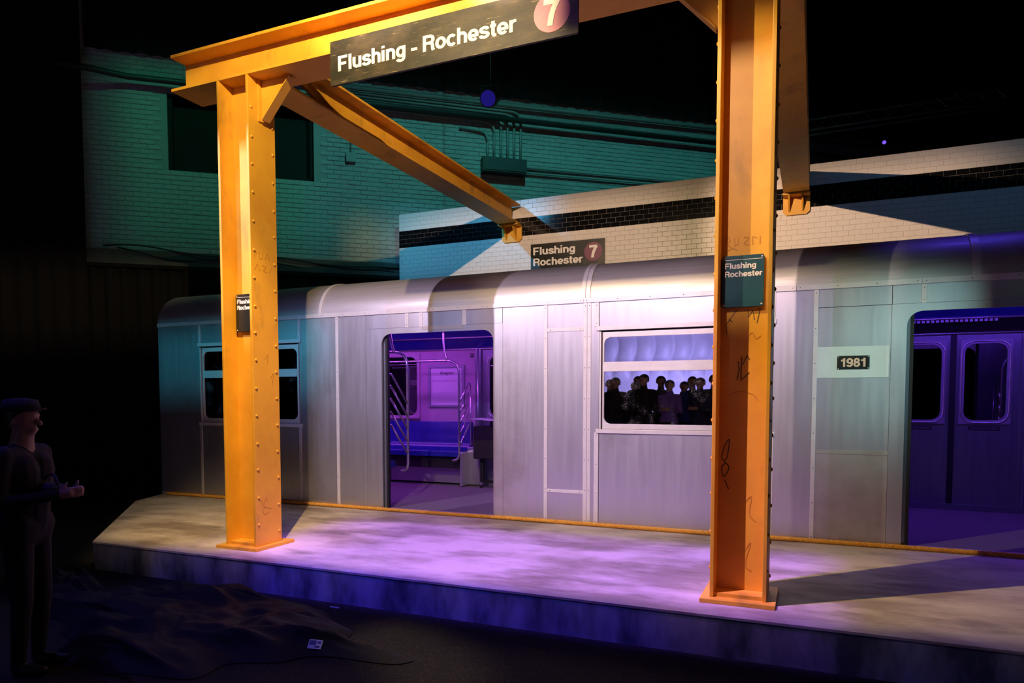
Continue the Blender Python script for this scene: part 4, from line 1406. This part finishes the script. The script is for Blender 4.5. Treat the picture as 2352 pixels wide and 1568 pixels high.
# ================================================================== people
def person(label, loc, face, height, coat, legs, hairc, arms='down', seed=0, voxel=.011, hat=False, group=None):
    g = random.Random(seed)
    H = height
    prims = []          # (p0, p1, r0, r1, tag)  in a frame where the person faces +Y, feet at z = 0, height 1
    A = lambda p0, p1, r0, r1, t: prims.append((Vector(p0) * H, Vector(p1) * H, r0 * H, r1 * H, t))
    for s in (-1, 1):
        hip, knee, ank = (s * .050, 0, .50), (s * .055, .012, .275), (s * .058, -.008, .045)
        A(hip, knee, .052, .036, 'legs'); A(knee, ank, .036, .025, 'legs')
        A((s * .058, -.012, .022), (s * .066, .085, .016), .022, .018, 'shoe')
        sh = (s * .108, -.002, .800)
        if arms == 'down':
            el, wr = (s * .135, -.012, .625), (s * .128, .035, .475)
        else:
            el, wr = (s * .135, -.005, .635), (s * .050, .145, .655)
        A(sh, el, .034, .027, 'coat'); A(el, wr, .027, .019, 'coat')
        e, w_ = Vector(el), Vector(wr)
        dr = (w_ - e).normalized()
        side = Vector((0, 1, 0)) if arms == 'down' else Vector((0, 0, 1))
        side = (side - dr * side.dot(dr)).normalized()
        palm = w_ + dr * .036
        A(w_, palm, .0165, .018, 'skin')
        curl = dr.cross(side).normalized() * (s if arms == 'down' else s)
        for k, (off, ln) in enumerate(((.016, .040), (.0055, .046), (-.005, .043), (-.015, .033))):
            b0 = palm + side * off + dr * .006
            m1 = b0 + dr * ln * .5 - curl * .004
            A(b0, m1, .0062, .0058, 'skin'); A(m1, m1 + (dr * .75 - curl * .55).normalized() * ln * .5, .0058, .005, 'skin')
        th = w_ + dr * .014 + side * .016
        A(th, th + (dr * .7 + side * .7).normalized() * .030, .0072, .0062, 'skin')
    A((-.045, 0, .515), (.045, 0, .515), .062, .062, 'legs')
    A((0, .002, .56), (0, .004, .66), .074, .078, 'coat')
    A((-.030, 0, .60), (-.045, .004, .745), .062, .070, 'coat'); A((.030, 0, .60), (.045, .004, .745), .062, .070, 'coat')
    A((-.085, -.006, .795), (.085, -.006, .795), .042, .042, 'coat')
    A((-.05, .0, .54), (.05, 0, .54), .066, .066, 'coat')
    A((0, -.008, .815), (0, .000, .872), .042, .036, 'coat' if group else 'skin'); A((0, 0, .86), (0, .004, .90), .034, .034, 'skin')
    A((0, -.008, .936), (0, .004, .938), .050, .050, 'skin')
    A((0, .012, .905), (0, .022, .888), .040, .026, 'skin')
    A((0, .050, .928), (0, .063, .912), .007, .010, 'skin')
    A((-.012, .049, .943), (.012, .049, .943), .008, .008, 'skin')
    A((-.010, .046, .891), (.010, .046, .891), .007, .007, 'skin')
    for s in (-1, 1): A((s * .049, -.002, .930), (s * .051, -.006, .915), .008, .007, 'skin')
    mb = MB()
    for p0, p1, r0, r1, t in prims:
        d = p1 - p0
        L_ = d.length
        if L_ < 1e-6: continue
        d.normalize()
        path, rad = [], []
        for q in (-90, -60, -30, 0): path.append(p0 + d * r0 * math.sin(R(q)) * 1.0); rad.append(max(1e-4, r0 * math.cos(R(q))))
        for q in (0, 30, 60, 90): path.append(p1 + d * r1 * math.sin(R(q)) + d * 1e-5); rad.append(max(1e-4, r1 * math.cos(R(q))))
        mb.tube(path, rad, 12)
    me = bpy.data.meshes.new('person')
    me.from_pydata(mb.v, [], mb.f)
    tmp = bpy.data.objects.new('person_tmp', me)
    COL.objects.link(tmp)
    rm = tmp.modifiers.new('r', 'REMESH')
    rm.mode = 'VOXEL'
    rm.voxel_size = voxel
    sm = tmp.modifiers.new('s', 'SMOOTH')
    sm.iterations = 3
    sm.factor = .5
    dg = bpy.context.evaluated_depsgraph_get()
    body = bpy.data.meshes.new_from_object(tmp.evaluated_get(dg))
    bpy.data.objects.remove(tmp)
    # colour the one continuous surface by its nearest limb
    nP = len(body.polygons)
    cen = np.empty(nP * 3, dtype=np.float32)
    body.polygons.foreach_get('center', cen)
    cen = cen.reshape(-1, 3)
    best = np.full(nP, 9e9)
    bi = np.zeros(nP, dtype=np.int32)
    tags = ['skin', 'coat', 'legs', 'shoe']
    for p0, p1, r0, r1, t in prims:
        p0a, p1a = np.array(p0), np.array(p1)
        d = p1a - p0a
        tt = np.clip(((cen - p0a) @ d) / max(1e-9, d @ d), 0, 1)
        dist = np.linalg.norm(cen - (p0a + tt[:, None] * d), axis=1) - (r0 + (r1 - r0) * tt)
        k = dist < best
        best[k] = dist[k]
        bi[k] = tags.index(t)
    body.materials.clear()
    for q in (M['skin'], coat, legs, M['black']): body.materials.append(q)
    body.polygons.foreach_set('material_index', bi)
    body.polygons.foreach_set('use_smooth', [True] * nP)
    body.name = 'person'
    o = bpy.data.objects.new('person', body)
    COL.objects.link(o)
    o.location = loc
    o.rotation_euler = (0, 0, math.atan2(-face[0], face[1]))
    tag(o, label, 'person', group)
    # hair cap
    hb_ = MB()
    n_, k = 18, 9
    vs_, fs = [], []
    for j in range(k + 1):
        el = R(90 - j * (118 / k))
        for i in range(n_):
            az = 2 * math.pi * i / n_
            front = max(0, math.sin(az))
            e2 = el if el > 0 else el * (1 - front)
            if front > .3 and el < R(25): e2 = max(e2, R(25) * front)
            rr_ = .0565 + .002 * math.sin(i * 2.1 + j)
            vs_.append((H * rr_ * math.cos(e2) * math.cos(az), H * (-.006 + (rr_ + .001) * math.cos(e2) * math.sin(az)), H * (.938 + .058 * math.sin(e2))))
    for j in range(k):
        for i in range(n_):
            a_, b2 = j * n_ + i, j * n_ + (i + 1) % n_
            fs.append((a_, a_ + n_, b2 + n_, b2))
    hm = bpy.data.meshes.new('hair')
    hm.from_pydata(vs_, [], fs)
    hm.materials.append(hairc)
    hm.polygons.foreach_set('use_smooth', [True] * len(hm.polygons))
    ho = bpy.data.objects.new('hair', hm)
    COL.objects.link(ho)
    ho.parent = o
    if hat:
        q = MB()
        q.tube([(0, -.005 * H, .956 * H), (0, -.005 * H, .972 * H), (0, -.005 * H, .998 * H), (0, -.005 * H, 1.004 * H)], [.062 * H, .062 * H, .054 * H, .02 * H], 20)
        hat_o = obj('cap_crown', q, coat, None, smooth=True)
        hat_o.name = 'cap'
        hat_o.parent = o
        v2 = MB().poly([(H * .055 * math.cos(R(a_)), H * (.045 + .030 * math.sin(R(a_)))) for a_ in range(0, 181, 15)], .962 * H, .968 * H)
        vo = obj('cap_visor', MB().add([(v[0], v[2], v[1]) for v in v2.v], v2.f), coat, None)
        vo.parent = hat_o
    return o


CO = {
    'navy': mat('navy_cloth', (0.012, 0.016, 0.05), 0.8), 'blackc': mat('black_cloth', (0.008, 0.008, 0.01), 0.85), 'blue': mat('blue_cloth', (0.015, 0.05, 0.30), 0.8),
    'grey': mat('grey_cloth', (0.06, 0.06, 0.07), 0.85), 'violet': mat('violet_cloth', (0.16, 0.10, 0.40), 0.8), 'green': mat('dark_green_cloth', (0.01, 0.03, 0.03), 0.85), 'jeans': mat('dark_denim', (0.02, 0.025, 0.05), 0.85)}
p1 = person('person in dark clothes and a cap standing at the left edge facing the train', (-4.06, -4.27, FL), (.90, .43), 1.53, CO['blackc'], CO['blackc'], M['hair'], 'hold', 1, .008, True)
bg = thing('shoulder_bag', (-3.93, -4.20, .72), 'small dark bag held at the chest by the person at the left edge', 'bag')
obj('pouch', MB().chbox(-4.00, -3.86, -4.26, -4.16, .73, .81, .02), CO['grey'], bg)
obj('carry_strap', MB().tube(bez((-3.99, -4.21, .80), (-3.97, -4.2, .88), (-3.89, -4.2, .88), (-3.87, -4.21, .80), 10), .008, 6), CO['grey'], bg, smooth=True)

crowd = [(-3.98, -7.60, 1.78, 'grey', 'grey-coated person at the left end of the crowd reflected in the train window'),
         (-3.70, -7.00, 1.80, 'blackc', 'person in black next to the grey coat in the crowd reflected in the train window'),
         (-3.42, -7.50, 1.72, 'navy', 'person in navy in the front row of the reflected crowd'),
         (-3.50, -8.10, 1.86, 'green', 'person in dark green behind the navy one in the reflected crowd'),
         (-3.12, -6.98, 1.86, 'blackc', 'tallest black-clad person in the middle of the reflected crowd'),
         (-2.90, -7.58, 1.84, 'grey', 'grey-clad person between the tallest one and the violet coat in the reflection'),
         (-2.62, -7.02, 1.74, 'violet', 'person in a violet coat in the reflected crowd'),
         (-2.42, -7.52, 1.72, 'blue', 'person in a bright blue jacket in the reflected crowd'),
         (-2.36, -8.15, 1.84, 'blackc', 'slim black-clad person right of the blue jacket in the reflection'),
         (-2.04, -7.05, 1.78, 'navy', 'person in navy near the right end of the reflected crowd'),
         (-1.86, -7.70, 1.86, 'grey', 'grey-coated person near the right end of the reflected crowd'),
         (-1.58, -7.15, 1.90, 'green', 'tall person in dark green at the right end of the reflected crowd')]
ar = thing('audience_riser', (-2.8, -7.5, FL), 'low black audience riser the reflected crowd stands on', 'riser')
obj('deck', MB().chbox(-5.2, -1.2, -8.6, -6.62, FL + .14, FL + .18, .004), M['fixture'], ar)
for x_ in (-5.0, -3.2, -1.4):
    obj('support', MB().box(x_ - .03, x_ + .03, -8.5, -6.7, FL, FL + .14), M['fixture'], ar)
for i, (x, y, h, c, lb) in enumerate(crowd):
    person(lb, (x, y, FL + .18), (random.uniform(-.35, .35), 1), h, CO[c], CO['jeans'] if i % 2 else CO['blackc'], M['hair'], 'down' if i % 3 else 'hold', i + 5, .014, False, 'crowd standing behind the camera')

# ================================================================== quilted inflatable backdrop behind the crowd
qv, qf = [], []
nx_, nz_ = 160, 72
prof = []
for j in range(nz_ + 1):
    t = j / nz_
    if t < .45: prof.append((-11.9, FL + 2.25 * t / .45))
    else:
        a = (t - .45) / .55 * R(78)
        prof.append((-11.9 + 2.6 * (1 - math.cos(a)), FL + 2.25 + 2.6 * math.sin(a)))
for j in range(nz_ + 1):
    for i in range(nx_ + 1):
        x = -6.6 + 6.6 * i / nx_
        y, z = prof[j]
        t = j / nz_
        up_ = max(0, min(1, (z - 1.75) / .25))
        bul = (abs(math.sin(math.pi * (x + .10 * math.sin(z * 4)) / .50)) ** .5) * (.35 + .65 * abs(math.sin(math.pi * (z - 1.75) / .62)) ** .5)
        d = .13 * bul * up_
        an = max(0, (t - .45) / .55) * R(78)
        qv.append((x, y + d * math.cos(an), z - d * math.sin(an)))
for j in range(nz_):
    for i in range(nx_):
        a = j * (nx_ + 1) + i
        qf.append((a, a + 1, a + nx_ + 2, a + nx_ + 1))
bd = obj('inflatable_backdrop', MB().add(qv, qf), M['vinyl'], smooth=True, base=(-4.2, -11.9, FL))
tag(bd, 'white quilted inflatable wall behind the crowd, seen reflected in the train window', 'backdrop')
